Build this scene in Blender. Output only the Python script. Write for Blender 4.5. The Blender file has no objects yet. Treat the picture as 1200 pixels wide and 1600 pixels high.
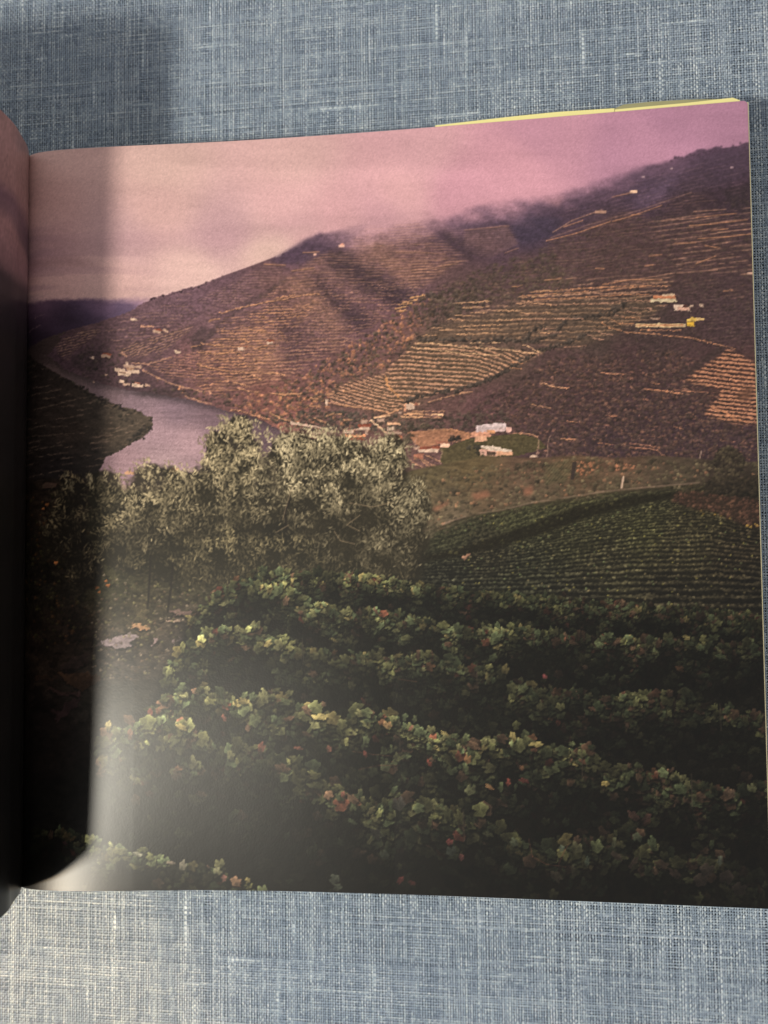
import bpy, math
import numpy as np

# ================================================================ camera, light, exposure
SC = bpy.context.scene
COL = SC.collection
T = 0.026                      # height of the open page above the cloth (m)

cam_d = bpy.data.cameras.new("camera")
cam = bpy.data.objects.new("camera", cam_d)
COL.objects.link(cam)
cam.location = (0.18376, 0.12898, 0.30014 + T)
cam.rotation_euler = (math.radians(2.4116), math.radians(6.9257), math.radians(-0.5633))
cam_d.sensor_fit = 'VERTICAL'
cam_d.sensor_height = 24.0
cam_d.lens = 24.0 * 1250 / 1600
cam_d.clip_start, cam_d.clip_end = 0.005, 50.0
SC.camera = cam

world = bpy.data.worlds.new("World")
SC.world = world
world.use_nodes = True
bg = world.node_tree.nodes["Background"]
bg.inputs["Color"].default_value = (1.0, 0.955, 0.90, 1)
bg.inputs["Strength"].default_value = 0.56


def lamp(name, kind, loc, aim, energy, colour, **kw):
    d = bpy.data.lights.new(name, kind)
    d.energy, d.color = energy, colour
    for k, v in kw.items():
        setattr(d, k, v)
    o = bpy.data.objects.new(name, d)
    COL.objects.link(o)
    o.location = loc
    import mathutils
    o.rotation_euler = (mathutils.Vector(aim) - mathutils.Vector(loc)).to_track_quat('-Z', 'Y').to_euler()
    return o


# the room lamp: up on the left, a little below the book; it throws the shadow of the standing
# leaves to the right and is mirrored in the lower left of the glossy page
lamp("room_lamp", 'SPOT', (-0.34, -0.22, 0.94), (0.06, 0.10, T), 47.0, (1.0, 0.94, 0.80), spot_size=math.radians(64), spot_blend=1.0, shadow_soft_size=0.058)
# warm reading lamp that only reaches the cloth at the lower left
lamp("reading_lamp", 'SPOT', (-0.37, -0.27, 0.92), (-0.038, -0.088, 0.0), 50.0, (1.0, 0.63, 0.26), spot_size=math.radians(13.5), spot_blend=0.6, shadow_soft_size=0.025)

SC.view_settings.view_transform = 'Standard'
SC.view_settings.look = 'None'
SC.view_settings.exposure = 0.0
SC.view_settings.gamma = 1.0
SC.view_settings.use_curve_mapping = False


# ================================================================ helpers
def lin(c):
    c = np.asarray(c, np.float64) / 255.0
    return np.where(c <= 0.04045, c / 12.92, ((c + 0.055) / 1.055) ** 2.4)


def rgba(r, g, b):
    return (*[float(v) for v in lin((r, g, b))], 1.0)


def mesh(name, verts, quads, mat, parent=None, colour=None, smooth=True):
    """one mesh object from arrays of vertices and quads, with an optional ink / dye colour per vertex"""
    verts = np.asarray(verts, np.float32).reshape(-1, 3)
    quads = np.asarray(quads, np.int32).reshape(-1, 4)
    me = bpy.data.meshes.new(name)
    me.vertices.add(len(verts))
    me.vertices.foreach_set("co", verts.ravel())
    me.loops.add(quads.size)
    me.loops.foreach_set("vertex_index", quads.ravel())
    me.polygons.add(len(quads))
    me.polygons.foreach_set("loop_start", np.arange(0, quads.size, 4, dtype=np.int32))
    me.polygons.foreach_set("use_smooth", np.full(len(quads), smooth))
    me.update(calc_edges=True)
    if colour is not None:
        ca = me.color_attributes.new("ink", 'FLOAT_COLOR', 'POINT')
        c4 = np.ones((len(verts), 4), np.float32)
        c4[:, :3] = np.asarray(colour).reshape(-1, 3)
        ca.data.foreach_set("color", c4.ravel())
    me.materials.append(mat)
    me.validate()
    o = bpy.data.objects.new(name, me)
    COL.objects.link(o)
    if parent:
        o.parent = parent
    return o


def grid_quads(nu, nv, off=0, flip=False):
    i = np.arange(nu - 1)[None, :] + np.arange(nv - 1)[:, None] * nu + off
    q = np.stack([i, i + 1, i + 1 + nu, i + nu], -1).reshape(-1, 4)
    return q[:, ::-1] if flip else q


def material(name, colour=None, rough=0.5, attr=False, spec=0.5, bump=None, vary=None, sheen=0.0):
    """procedural material: base colour (or the dye / ink carried by the mesh), noise in colour, fine relief"""
    m = bpy.data.materials.new(name)
    m.use_nodes = True
    nt = m.node_tree
    b = nt.nodes["Principled BSDF"]
    b.inputs["Roughness"].default_value = rough
    b.inputs["Specular IOR Level"].default_value = spec
    if sheen:
        b.inputs["Sheen Weight"].default_value = sheen
    tc = nt.nodes.new("ShaderNodeTexCoord")
    src = None
    if attr:
        a = nt.nodes.new("ShaderNodeAttribute")
        a.attribute_name = "ink"
        src = a.outputs["Color"]
    else:
        rgb = nt.nodes.new("ShaderNodeRGB")
        rgb.outputs[0].default_value = colour
        src = rgb.outputs[0]
    if vary:
        n = nt.nodes.new("ShaderNodeTexNoise")
        n.inputs["Scale"].default_value = vary[0]
        n.inputs["Detail"].default_value = 4
        nt.links.new(tc.outputs["Object"], n.inputs["Vector"])
        r = nt.nodes.new("ShaderNodeMapRange")
        r.inputs["To Min"].default_value, r.inputs["To Max"].default_value = 1 - vary[1], 1 + vary[1]
        nt.links.new(n.outputs["Fac"], r.inputs["Value"])
        x = nt.nodes.new("ShaderNodeVectorMath")
        x.operation = 'SCALE'
        nt.links.new(src, x.inputs[0])
        nt.links.new(r.outputs[0], x.inputs["Scale"])
        src = x.outputs[0]
    nt.links.new(src, b.inputs["Base Color"])
    if bump:
        prev = None
        for scale, dist in bump:
            n = nt.nodes.new("ShaderNodeTexNoise")
            n.inputs["Scale"].default_value = scale
            n.inputs["Detail"].default_value = 3
            nt.links.new(tc.outputs["Object"], n.inputs["Vector"])
            k = nt.nodes.new("ShaderNodeBump")
            k.inputs["Distance"].default_value = dist
            k.inputs["Strength"].default_value = 1.0
            nt.links.new(n.outputs["Fac"], k.inputs["Height"])
            if prev:
                nt.links.new(prev, k.inputs["Normal"])
            prev = k.outputs["Normal"]
        nt.links.new(prev, b.inputs["Normal"])
    return m


# ================================================================ the cloth the book lies on
PITCH = 0.001
M_BASE = material("cloth_ground", rgba(26, 30, 38), 0.95, spec=0.1, vary=(300, .4))
M_YARN = material("linen_yarn", attr=True, rough=0.85, spec=0.15, sheen=0.15, bump=[(5200, .00004)])
E_ = 2.0
cloth = mesh("fabric_surface", [(-E_, -E_, -0.0006), (E_, -E_, -0.0006), (E_, E_, -0.0006), (-E_, E_, -0.0006)], [(0, 1, 2, 3)], M_BASE)
cloth["kind"] = "structure"
cloth["label"] = "blue grey woven linen cloth under the open book"
cr = np.random.default_rng(3)
X0, X1, Y0, Y1 = -0.040, 0.314, -0.086, 0.390
nX, nY = int((X1 - X0) / PITCH), int((Y1 - Y0) / PITCH)


def spaced(n, lo, hi):
    p = np.clip(cr.normal(1, .13, n), .7, 1.5)
    g = np.cumsum(p)
    return lo + (hi - lo) * g / g[-1], p


XC, PX = spaced(nX, X0, X1)
YC, PY = spaced(nY, Y0, Y1)


def along(n, m, cell, amp):
    """a smooth random profile along each of n threads at m places"""
    k = int(m / cell) + 3
    g = cr.normal(0, amp, (n, k))
    t = np.arange(m) / cell
    i = t.astype(int)
    f = t - i
    f = f * f * (3 - 2 * f)
    return g[:, i] * (1 - f) + g[:, i + 1] * f


def yarn_maps(n, m):
    wid = 1 + along(n, m, 9, .10) + along(n, m, 3, .07)
    tone = cr.normal(0, .05, (n, 1)) + along(n, m, 22, .05) + along(n, m, 4, .05) + cr.normal(0, .075, (n, m))
    for _ in range(int(n * m / 1800)):                     # slubs: thick pale stretches of yarn
        a, s, L = cr.integers(n), cr.integers(m), cr.integers(6, 34)
        e = min(s + L, m)
        w = np.sin(np.linspace(0, math.pi, e - s)) ** .5
        wid[a, s:e] += w * cr.uniform(.25, .75)
        tone[a, s:e] += w * cr.uniform(.05, .25)
    return np.clip(wid, .6, 1.9), tone


WW, TW = yarn_maps(nX, nY)          # warp: runs along Y
WF, TF = yarn_maps(nY, nX)          # weft: runs along X
NAVY, MIDB, PALE = lin((40, 51, 74)), lin((135, 150, 168)), lin((222, 230, 235))


def dye(t):
    t = np.clip(t, 0, 1)[..., None]
    return np.where(t < .5, NAVY + (MIDB - NAVY) * t * 2, MIDB + (PALE - MIDB) * (t * 2 - 1))


def weave(name, ia, ib, warp):
    """threads ia crossing the places ib; every thread goes over one, under the next"""
    C, S = (XC, YC) if warp else (YC, XC)
    Wd, Tn, P = (WW, TW, PX) if warp else (WF, TF, PY)
    na, nb = len(ia), len(ib)
    s = S[ib]
    sm = np.empty(2 * nb - 1)
    sm[0::2], sm[1::2] = s, (s[:-1] + s[1:]) / 2
    sign = np.where((ia[:, None] + ib[None, :]) % 2 == 0, 1.0, -1.0) * (1 if warp else -1)
    z = np.zeros((na, 2 * nb - 1))
    z[:, 0::2] = sign * PITCH * .30
    w = np.empty_like(z)
    wk = Wd[np.ix_(ia, ib)] * PITCH * .66
    w[:, 0::2] = wk * np.where(sign > 0, 1.06, .9)
    w[:, 1::2] = (wk[:, :-1] + wk[:, 1:]) / 2 * .9
    t = np.empty_like(z)
    tk = (.575 if warp else .48) + Tn[np.ix_(ia, ib)]
    t[:, 0::2] = tk
    t[:, 1::2] = (tk[:, :-1] + tk[:, 1:]) / 2
    c = C[ia][:, None] + cr.normal(0, PITCH * .05, z.shape)
    lat = np.stack([c - w / 2, c, c + w / 2], -1)
    zz = np.stack([z - w * .10, z + w * .27, z - w * .10], -1) + PITCH * .15
    sa = np.broadcast_to(sm[None, :, None], lat.shape)
    V = np.stack([lat, sa, zz], -1) if warp else np.stack([sa, lat, zz], -1)
    D = np.repeat(dye(t)[:, :, None, :], 3, 2)
    m = 2 * nb - 1
    base = (np.arange(na) * m * 3)[:, None, None] + (np.arange(m - 1) * 3)[None, :, None] + np.arange(2)[None, None, :]
    Q = np.stack([base, base + 1, base + 4, base + 3], -1)
    if not warp:
        Q = Q[..., ::-1]
    return V.reshape(-1, 3), Q.reshape(-1, 4), D.reshape(-1, 3)


def join(parts):
    V, Q, D, o = [], [], [], 0
    for v, q, d in parts:
        V.append(v); Q.append(q + o); D.append(d)
        o += len(v)
    return np.concatenate(V), np.concatenate(Q), np.concatenate(D)


ax_ = np.arange(nX)
rows_top = np.flatnonzero(YC > 0.276)
rows_bot = np.flatnonzero(YC < 0.016)
rows_mid = np.flatnonzero((YC >= 0.014) & (YC <= 0.278))
cols_right = np.flatnonzero(XC > 0.268)
for nm, wp in (("warp_threads", True), ("weft_threads", False)):
    ps = []
    for r_, c_ in ((rows_top, ax_), (rows_bot, ax_), (rows_mid, cols_right)):
        ps.append(weave(nm, c_, r_, True) if wp else weave(nm, r_, c_, False))
    v, q, d = join(ps)
    o = mesh(nm, v, q, M_YARN, cloth, d)
    o["kind"] = "stuff"

# ---------------------------------------------------------------- the printed picture
# The page carries a printed landscape (flat print).  It is drawn here, stroke by
# stroke, as an array of ink colours in its own 1200 x 1600 drawing grid; the page
# mesh takes its ink colour from it.
CW, CH = 1200, 1600
rng = np.random.default_rng(7)
YY, XX = np.mgrid[0:CH, 0:CW].astype(np.float32)


def noise(cx, cy, seed):
    r = np.random.default_rng(seed)
    gh, gw = int(CH / cy) + 3, int(CW / cx) + 3
    g = r.random((gh, gw), dtype=np.float32)
    fy, fx = np.arange(CH, dtype=np.float32) / cy, np.arange(CW, dtype=np.float32) / cx
    iy, ix = fy.astype(int), fx.astype(int)
    ty, tx = fy - iy, fx - ix
    ty, tx = ty * ty * (3 - 2 * ty), tx * tx * (3 - 2 * tx)
    a = g[iy] * (1 - ty)[:, None] + g[iy + 1] * ty[:, None]
    return a[:, ix] * (1 - tx) + a[:, ix + 1] * tx


def fbm(cx, cy, seed, n=4):
    o, a, t = 0, 1.0, 0
    for k in range(n):
        o = o + a * noise(max(cx / 2 ** k, 1.01), max(cy / 2 ** k, 1.01), seed + k * 17)
        t += a
        a *= 0.55
    return o / t


def box1(a, r, ax):
    a = np.moveaxis(a, ax, 0)
    p = np.concatenate([np.repeat(a[:1], r + 1, 0), a, np.repeat(a[-1:], r, 0)], 0)
    n = len(a)
    o = sum(p[k + 1:k + 1 + n] for k in range(2 * r + 1)) / np.float32(2 * r + 1)
    return np.moveaxis(o, 0, ax)


def blur(a, r, n=2):
    for _ in range(n):
        a = box1(box1(a, r, 0), r, 1)
    return a


def inside(px, py, pts):
    c = np.zeros(px.shape, bool)
    n = len(pts)
    for i in range(n):
        (x0, y0), (x1, y1) = pts[i], pts[(i + 1) % n]
        if y0 == y1:
            continue
        k = ((y0 > py) != (y1 > py)) & (px < (x1 - x0) * (py - y0) / (y1 - y0) + x0)
        c ^= k
    return c


def pm(pts, soft=0):
    """coverage mask of a polygon over the whole grid"""
    m = np.zeros((CH, CW), np.float32)
    xs, ys = [p[0] for p in pts], [p[1] for p in pts]
    x0, x1 = max(int(min(xs)) - 2, 0), min(int(max(xs)) + 3, CW)
    y0, y1 = max(int(min(ys)) - 2, 0), min(int(max(ys)) + 3, CH)
    px, py = XX[y0:y1, x0:x1], YY[y0:y1, x0:x1]
    s = 0
    for dx, dy in ((.25, .25), (.75, .25), (.25, .75), (.75, .75)):
        s = s + inside(px + dx, py + dy, pts).astype(np.float32)
    m[y0:y1, x0:x1] = s / 4
    if soft:
        e = 3 * soft + 2
        b = np.s_[max(y0 - e, 0):y1 + e, max(x0 - e, 0):x1 + e]
        m[b] = blur(m[b], soft)
    return m


def mix(m, col):
    r = np.flatnonzero(m.any(1))
    if not len(r):
        return
    c = np.flatnonzero(m[r[0]:r[-1] + 1].any(0))
    b = np.s_[r[0]:r[-1] + 1, c[0]:c[-1] + 1]
    v = CAN[b]
    v += m[b][..., None] * (np.asarray(col, np.float32) - v)


def quad(pts, col, a=1.0):
    xs, ys = [p[0] for p in pts], [p[1] for p in pts]
    x0, x1 = max(int(min(xs)) - 1, 0), min(int(max(xs)) + 2, CW)
    y0, y1 = max(int(min(ys)) - 1, 0), min(int(max(ys)) + 2, CH)
    px, py = XX[y0:y1, x0:x1], YY[y0:y1, x0:x1]
    s = 0
    for dx in (.17, .5, .83):
        for dy in (.17, .5, .83):
            s = s + inside(px + dx, py + dy, pts)
    v = CAN[y0:y1, x0:x1]
    v += (s / 9.0 * a)[..., None].astype(np.float32) * (np.asarray(col, np.float32) - v)


def stroke(pts, w, col, a=1.0, rough=0.0, gaps=0.0):
    """a drawn line of width w; rough lets its strength wander, gaps breaks it"""
    col = np.asarray(col, np.float32)
    for i in range(len(pts) - 1):
        (x0, y0), (x1, y1) = pts[i], pts[i + 1]
        bx0, bx1 = max(int(min(x0, x1) - w - 1), 0), min(int(max(x0, x1) + w + 2), CW)
        by0, by1 = max(int(min(y0, y1) - w - 1), 0), min(int(max(y0, y1) + w + 2), CH)
        if bx1 <= bx0 or by1 <= by0:
            continue
        px, py = XX[by0:by1, bx0:bx1], YY[by0:by1, bx0:bx1]
        dx, dy = x1 - x0, y1 - y0
        t = np.clip(((px - x0) * dx + (py - y0) * dy) / (dx * dx + dy * dy + 1e-6), 0, 1)
        d = np.hypot(px - x0 - t * dx, py - y0 - t * dy)
        c = np.clip(w / 2 + .5 - d, 0, 1) * a
        if rough:
            c = c * np.clip(1 - rough + 2 * rough * NF[by0:by1, bx0:bx1], 0, 1)
        if gaps:
            c = c * (NG[by0:by1, bx0:bx1] > gaps)
        v = CAN[by0:by1, bx0:bx1]
        v += c[..., None] * (col - v)


def splat(st, col, x, y, a=1.0):
    h, w = st[0].shape
    x0, y0 = int(round(x - w / 2)), int(round(y - h / 2))
    sx, sy = max(0, -x0), max(0, -y0)
    ex, ey = min(w, CW - x0), min(h, CH - y0)
    if ex <= sx or ey <= sy:
        return
    v = CAN[y0 + sy:y0 + ey, x0 + sx:x0 + ex]
    al = st[0][sy:ey, sx:ex, None] * a
    c = np.asarray(col, np.float32) * st[1][sy:ey, sx:ex, None]
    v += al * (c - v)


def field(pts, power=2.2):
    """smooth colour field through (x, y, r, g, b) samples"""
    p = np.asarray(pts, np.float32)
    gy, gx = np.mgrid[0:CH + 16:16, 0:CW + 16:16].astype(np.float32)
    d = (gx[..., None] - p[:, 0]) ** 2 + (gy[..., None] - p[:, 1]) ** 2 + 300.0
    w = d ** (-power)
    g = (w @ p[:, 2:]) / w.sum(-1, keepdims=True)
    fy, fx = np.arange(CH) / 16, np.arange(CW) / 16
    iy, ix = fy.astype(int), fx.astype(int)
    ty, tx = (fy - iy).astype(np.float32)[:, None, None], (fx - ix).astype(np.float32)[None, :, None]
    a = g[iy] * (1 - ty) + g[iy + 1] * ty
    return a[:, ix] * (1 - tx) + a[:, ix + 1] * tx


def Z(ox, oy, s, *pts):
    return [(ox + x / s, oy + y / s) for x, y in pts]


def rows(phase, width):
    """bright thin line at every whole number of the phase"""
    f = np.abs(phase - np.round(phase))
    return np.clip((width - f) / width * 1.6, 0, 1)


def sstep(a, b, x):
    t = np.clip((x - a) / (b - a), 0, 1)
    return t * t * (3 - 2 * t)


NF = fbm(26, 5, 3, 3)
NG = noise(23, 4, 11) * .6 + noise(9, 3, 12) * .4
NH = fbm(5, 5, 21, 2)
NW = fbm(70, 40, 201, 3)
N11 = fbm(12, 12, 551, 3)
NL = fbm(90, 70, 31, 4)
GR = np.random.default_rng(5).normal(0, 1, (CH, CW)).astype(np.float32)

# --- sky and mist
CAN = field([
    (60, 250, 206, 162, 152), (250, 260, 204, 163, 152), (450, 250, 206, 160, 154), (650, 230, 204, 150, 154),
    (850, 200, 190, 132, 149), (1050, 180, 172, 118, 142), (1170, 180, 166, 114, 138), (60, 330, 206, 158, 150),  # right-hand samples also carry the lamp's falloff in their colour
    (250, 330, 206, 160, 153), (450, 320, 208, 158, 156), (620, 300, 210, 155, 156), (800, 265, 204, 142, 154),
    (1000, 225, 180, 124, 146), (350, 370, 190, 146, 148), (200, 380, 192, 150, 148), (420, 400, 214, 172, 160),
    (300, 430, 212, 170, 160), (180, 445, 204, 160, 152), (90, 440, 206, 158, 150), (60, 400, 180, 134, 134),
    (480, 350, 200, 150, 150), (600, 335, 200, 146, 152), (720, 305, 198, 138, 150), (520, 340, 204, 150, 152)])
n = fbm(210, 34, 41, 4) - .5
CAN *= (1 + .16 * n + .05 * (fbm(60, 40, 47, 3) - .5))[..., None]
m = pm([(36, 405), (70, 412), (110, 406), (150, 414), (170, 421), (120, 421), (70, 424), (36, 420)], 5) * .42
mix(m, (120, 86, 92))
m = pm([(190, 366), (330, 362), (470, 340), (520, 345), (420, 372), (300, 388), (190, 392)], 12) * .35
mix(m, (178, 132, 140))
m = pm([(330, 440), (420, 400), (500, 352), (470, 352), (380, 385), (300, 425)], 8) * .4
mix(m * .4, (226, 190, 170))

bands = sstep(.46, .62, fbm(150, 13, 43, 4)) * sstep(330, 60, XX) * sstep(340, 400, YY)
mix(bands * .34, (150, 112, 122))
g_ = CAN.mean(-1, keepdims=True)
CAN = (g_ + (CAN - g_) * .86) * np.array((1.0, 1.005, 1.035), np.float32)
SKY = CAN.copy()

# --- far hills on the left, under the mist
m = pm([(8, 478), (80, 473), (130, 471), (180, 471), (215, 466), (250, 459), (290, 452), (300, 470), (240, 500),
        (130, 530), (44, 556), (8, 562)], 2)
m = np.clip(m, 0, 1) * sstep(462, 480, YY + 6 * (fbm(30, 12, 52, 3) - .5) * 2)
f = field([(60, 480, 108, 80, 100), (160, 478, 118, 92, 118), (230, 470, 150, 118, 138), (280, 462, 176, 138, 148),
           (60, 510, 62, 46, 62), (140, 500, 74, 58, 82), (200, 488, 96, 78, 104), (60, 540, 46, 34, 46), (120, 515, 60, 46, 62)])
f = f * (1 + .25 * (fbm(40, 14, 58, 3) - .5))[..., None]
CAN += m[..., None] * (f - CAN)
for p in ([(60, 500), (78, 495)], [(124, 486), (126, 487)], [(50, 520), (70, 512)]):
    stroke(p, 1.2, (150, 120, 120), .45)

# --- river
R = Z(30, 420, 4, (50, 520), (200, 450), (380, 395), (420, 380), (500, 640), (1200, 840), (1260, 1320), (540, 1330), (560, 1180), (60, 560))
m = pm(R + [], 0)
m = np.maximum(m, pm([(170, 715), (330, 630), (450, 660), (450, 700), (330, 760), (150, 760)]))
f = field([(60, 548, 92, 72, 70), (100, 545, 112, 88, 86), (100, 570, 104, 82, 82), (130, 590, 114, 92, 94), (170, 610, 134, 108, 114),
           (220, 625, 140, 114, 124), (280, 640, 138, 112, 124), (330, 650, 126, 100, 110), (250, 680, 170, 138, 147), (300, 690, 176, 142, 150),
           (200, 730, 168, 134, 142), (260, 730, 182, 150, 156), (420, 665, 112, 88, 96)])
g_ = f.mean(-1, keepdims=True)
f = (g_ + (f - g_) * .95) * .93
f = f * (1 + .16 * (fbm(40, 2.4, 61, 3) - .5) + .12 * (fbm(60, 22, 62, 3) - .5) + .03 * GR)[..., None]
bk = sstep(16, 0, YY - np.interp(XX[0], [92, 110, 150, 200, 280, 330, 430], [565, 580, 596, 610, 622, 632, 662])[None, :])
f *= (1 - .28 * bk)[..., None]
CAN += m[..., None] * (f - CAN)

# --- the great terraced hillside
SKYL = [(100, 532), (115, 521), (137, 515), (165, 506), (205, 492), (237, 472), (258, 464), (285, 456), (300, 451), (313, 448),
        (350, 432), (400, 413), (430, 401), (480, 370), (500, 359), (530, 355), (560, 353), (600, 346), (650, 338), (700, 331),
        (740, 316), (780, 308), (860, 298), (900, 284), (950, 268), (1000, 254), (1060, 239), (1120, 227), (1180, 218), (1210, 214)]
SHORE = Z(30, 420, 4, (1330, 900), (1200, 858), (1060, 822), (1000, 812), (850, 788), (700, 768), (560, 738), (430, 688), (320, 648),
          (270, 600), (215, 562), (250, 520), (300, 460))
hill = SKYL + [(1210, 800), (450, 800), (450, 680), (400, 652)] + SHORE
hm = pm(hill)
# the mist eats the crest
soft = sstep(0, 1, (YY - np.interp(XX[0], [p[0] for p in SKYL], [p[1] for p in SKYL])[None, :]
                    + 16 * (fbm(26, 18, 66, 4) - .55)) / np.interp(XX[0], [100, 440, 500, 600, 900, 1050, 1150, 1200], [1, 2, 12, 20, 17, 9, 4, 3])[None, :])
hs = hm * np.where(XX > 430, soft, 1)
f = field([
    (300, 470, 116, 90, 90), (360, 440, 110, 84, 84), (420, 412, 112, 84, 80), (450, 388, 84, 66, 80), (490, 372, 82, 64, 80), (540, 362, 96, 72, 84),
    (240, 490, 110, 86, 84), (200, 515, 100, 78, 76), (150, 525, 98, 76, 70), (120, 545, 82, 62, 60), (105, 560, 70, 54, 54), (150, 560, 78, 60, 58),
    (170, 590, 78, 60, 56), (210, 560, 100, 76, 68), (250, 540, 104, 80, 76), (250, 600, 96, 72, 66), (230, 612, 70, 56, 54), (300, 560, 124, 88, 76),
    (330, 520, 112, 86, 80), (330, 610, 124, 88, 74), (380, 470, 116, 88, 82), (430, 440, 122, 90, 78), (500, 420, 132, 98, 84), (580, 380, 128, 95, 84),
    (640, 365, 128, 96, 88), (450, 480, 136, 100, 82), (500, 500, 122, 92, 80), (420, 530, 134, 98, 82), (360, 570, 130, 92, 76), (480, 560, 120, 86, 78),
    (540, 450, 118, 88, 80), (520, 420, 112, 86, 80), (590, 440, 108, 82, 80), (640, 420, 132, 96, 84), (680, 400, 128, 94, 86), (700, 370, 92, 72, 80),
    (560, 520, 114, 84, 78), (600, 470, 112, 82, 78), (640, 455, 96, 74, 76), (720, 345, 82, 66, 80), (780, 330, 78, 64, 80), (760, 375, 108, 80, 84),
    (830, 330, 74, 62, 80), (830, 365, 74, 62, 78), (780, 395, 96, 74, 80), (900, 300, 80, 62, 78), (880, 345, 84, 64, 74), (950, 285, 78, 58, 76),
    (1000, 290, 84, 66, 86), (1050, 260, 80, 60, 78), (1130, 245, 78, 58, 76), (1150, 290, 78, 58, 70), (1130, 325, 64, 48, 56), (1080, 310, 84, 64, 66),
    (950, 350, 104, 78, 70), (1000, 400, 104, 78, 70), (1100, 380, 92, 68, 62), (880, 400, 110, 84, 74), (820, 420, 108, 82, 72), (760, 440, 108, 84, 72),
    (700, 430, 104, 80, 70), (1160, 430, 88, 66, 62), (1150, 490, 84, 64, 60), (1060, 450, 92, 70, 62), (950, 430, 100, 76, 66), (900, 490, 98, 82, 62),
    (800, 500, 104, 86, 64), (720, 510, 108, 88, 66), (660, 540, 110, 92, 64), (1000, 500, 84, 72, 56), (930, 530, 88, 74, 56), (1030, 530, 84, 66, 56),
    (640, 510, 122, 88, 70), (600, 545, 118, 86, 70), (540, 575, 118, 86, 68), (480, 600, 122, 86, 68), (420, 620, 138, 92, 70), (460, 640, 140, 92, 70),
    (520, 650, 112, 84, 66), (720, 570, 112, 94, 62), (620, 610, 124, 98, 66), (800, 560, 108, 88, 64), (850, 580, 98, 74, 62), (900, 580, 96, 70, 60),
    (980, 560, 92, 66, 58), (1060, 570, 88, 64, 56), (900, 640, 86, 62, 56), (800, 630, 100, 72, 62), (750, 640, 108, 76, 66), (1000, 650, 78, 58, 54),
    (1100, 680, 72, 54, 54), (1150, 600, 98, 66, 52), (950, 700, 74, 56, 56), (1180, 700, 68, 50, 52), (700, 640, 112, 82, 66), (870, 690, 84, 64, 56)])
f = (f * .74 + np.array((104, 82, 82), np.float32) * .26) * np.interp(XX[0], [0, 600, 950, 1200], [1, .98, .80, .78])[None, :, None] * np.array((.98, .945, 1.07), np.float32)
f *= (1 + .16 * (fbm(12, 5, 71, 3) - .5) + .14 * (NL - .5))[..., None]
CAN += hs[..., None] * (f - CAN)
# blue haze towards the crest on the right
hz = hs * sstep(70, 0, YY - np.interp(XX[0], [p[0] for p in SKYL], [p[1] for p in SKYL])[None, :]) * sstep(460, 620, XX)
mix(hz * .30, (128, 98, 124))
mix(blur(pm([(985, 318), (1000, 285), (1035, 270), (1050, 290), (1020, 320)]), 9, 3) * .35, (120, 96, 122))

# the purple upper ridge, its hollows and plots
c2 = lambda *p: Z(600, 100, 2, *p)
for pts, c_, a_, so in ((c2((120, 500), (330, 440), (560, 420), (620, 370), (850, 310), (1140, 262), (1145, 350), (1060, 385), (900, 415), (700, 482), (560, 535), (430, 585), (390, 575), (250, 520)), (76, 60, 78), .55, 5),
                        (c2((250, 520), (385, 503), (420, 560), (330, 605), (250, 590)), (106, 80, 84), .7, 1), (c2((395, 510), (430, 470), (560, 480), (530, 540), (430, 562)), (64, 54, 74), .65, 3),
                        (c2((480, 415), (565, 408), (545, 445)), (136, 98, 106), .6, 2), (c2((1050, 395), (1140, 375), (1148, 475), (1090, 455)), (56, 44, 50), .7, 3),
                        (c2((770, 440), (860, 380), (900, 330), (950, 320), (870, 420), (800, 460)), (110, 88, 114), .35, 5), (c2((130, 480), (260, 600), (330, 600), (210, 520)), (84, 64, 74), .5, 4)):
    mix(pm(pts, so) * a_ * hs, c_)
stroke(c2((520, 540), (640, 500), (800, 455), (960, 400)), 1.6, (150, 112, 100), .6)
# folds of the slope
for pts, a in (([(500, 395), (530, 385), (590, 425), (635, 455), (650, 470), (615, 480), (570, 455), (525, 425)], .8),
               ([(470, 440), (500, 430), (540, 470), (585, 500), (560, 520), (530, 490), (500, 465)], .72),
               ([(420, 470), (450, 455), (470, 500), (480, 550), (450, 575), (430, 520)], .30),
               ([(660, 330), (700, 360), (730, 385), (780, 400), (730, 405), (690, 375)], .65),
               ([(430, 500), (470, 500), (520, 560), (500, 590), (450, 540)], .16),
               ([(560, 350), (620, 340), (560, 372), (540, 392), (520, 375)], .1)):
    mix(blur(pm(pts), 6, 2) * a, (62, 47, 57))
for pts in ([(545, 385), (600, 372), (640, 420), (660, 450), (630, 440), (590, 410)], [(430, 440), (480, 430), (520, 480), (545, 520), (520, 520), (480, 480)], [(330, 540), (380, 510), (430, 520), (440, 580), (380, 590)]):
    mix(blur(pm(pts), 9, 2) * .38, (158, 116, 96))
mix(pm([(420, 408), (480, 371), (545, 355), (575, 352), (545, 377), (500, 398), (470, 412), (440, 412)], 2) * .72, (80, 62, 80))
for pts in ([(320, 560), (310, 545), (330, 515), (390, 470), (440, 438), (448, 430), (446, 440), (400, 470), (350, 505), (322, 540)],
            [(302, 555), (300, 530), (312, 515), (326, 512), (318, 540)], [(210, 620), (280, 600), (300, 612), (310, 625), (250, 622)],
            [(120, 560), (150, 548), (170, 570), (150, 590), (120, 575)]):
    mix(pm(pts, 2) * .6 * (.5 + .7 * NH), (64, 52, 54))


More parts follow.
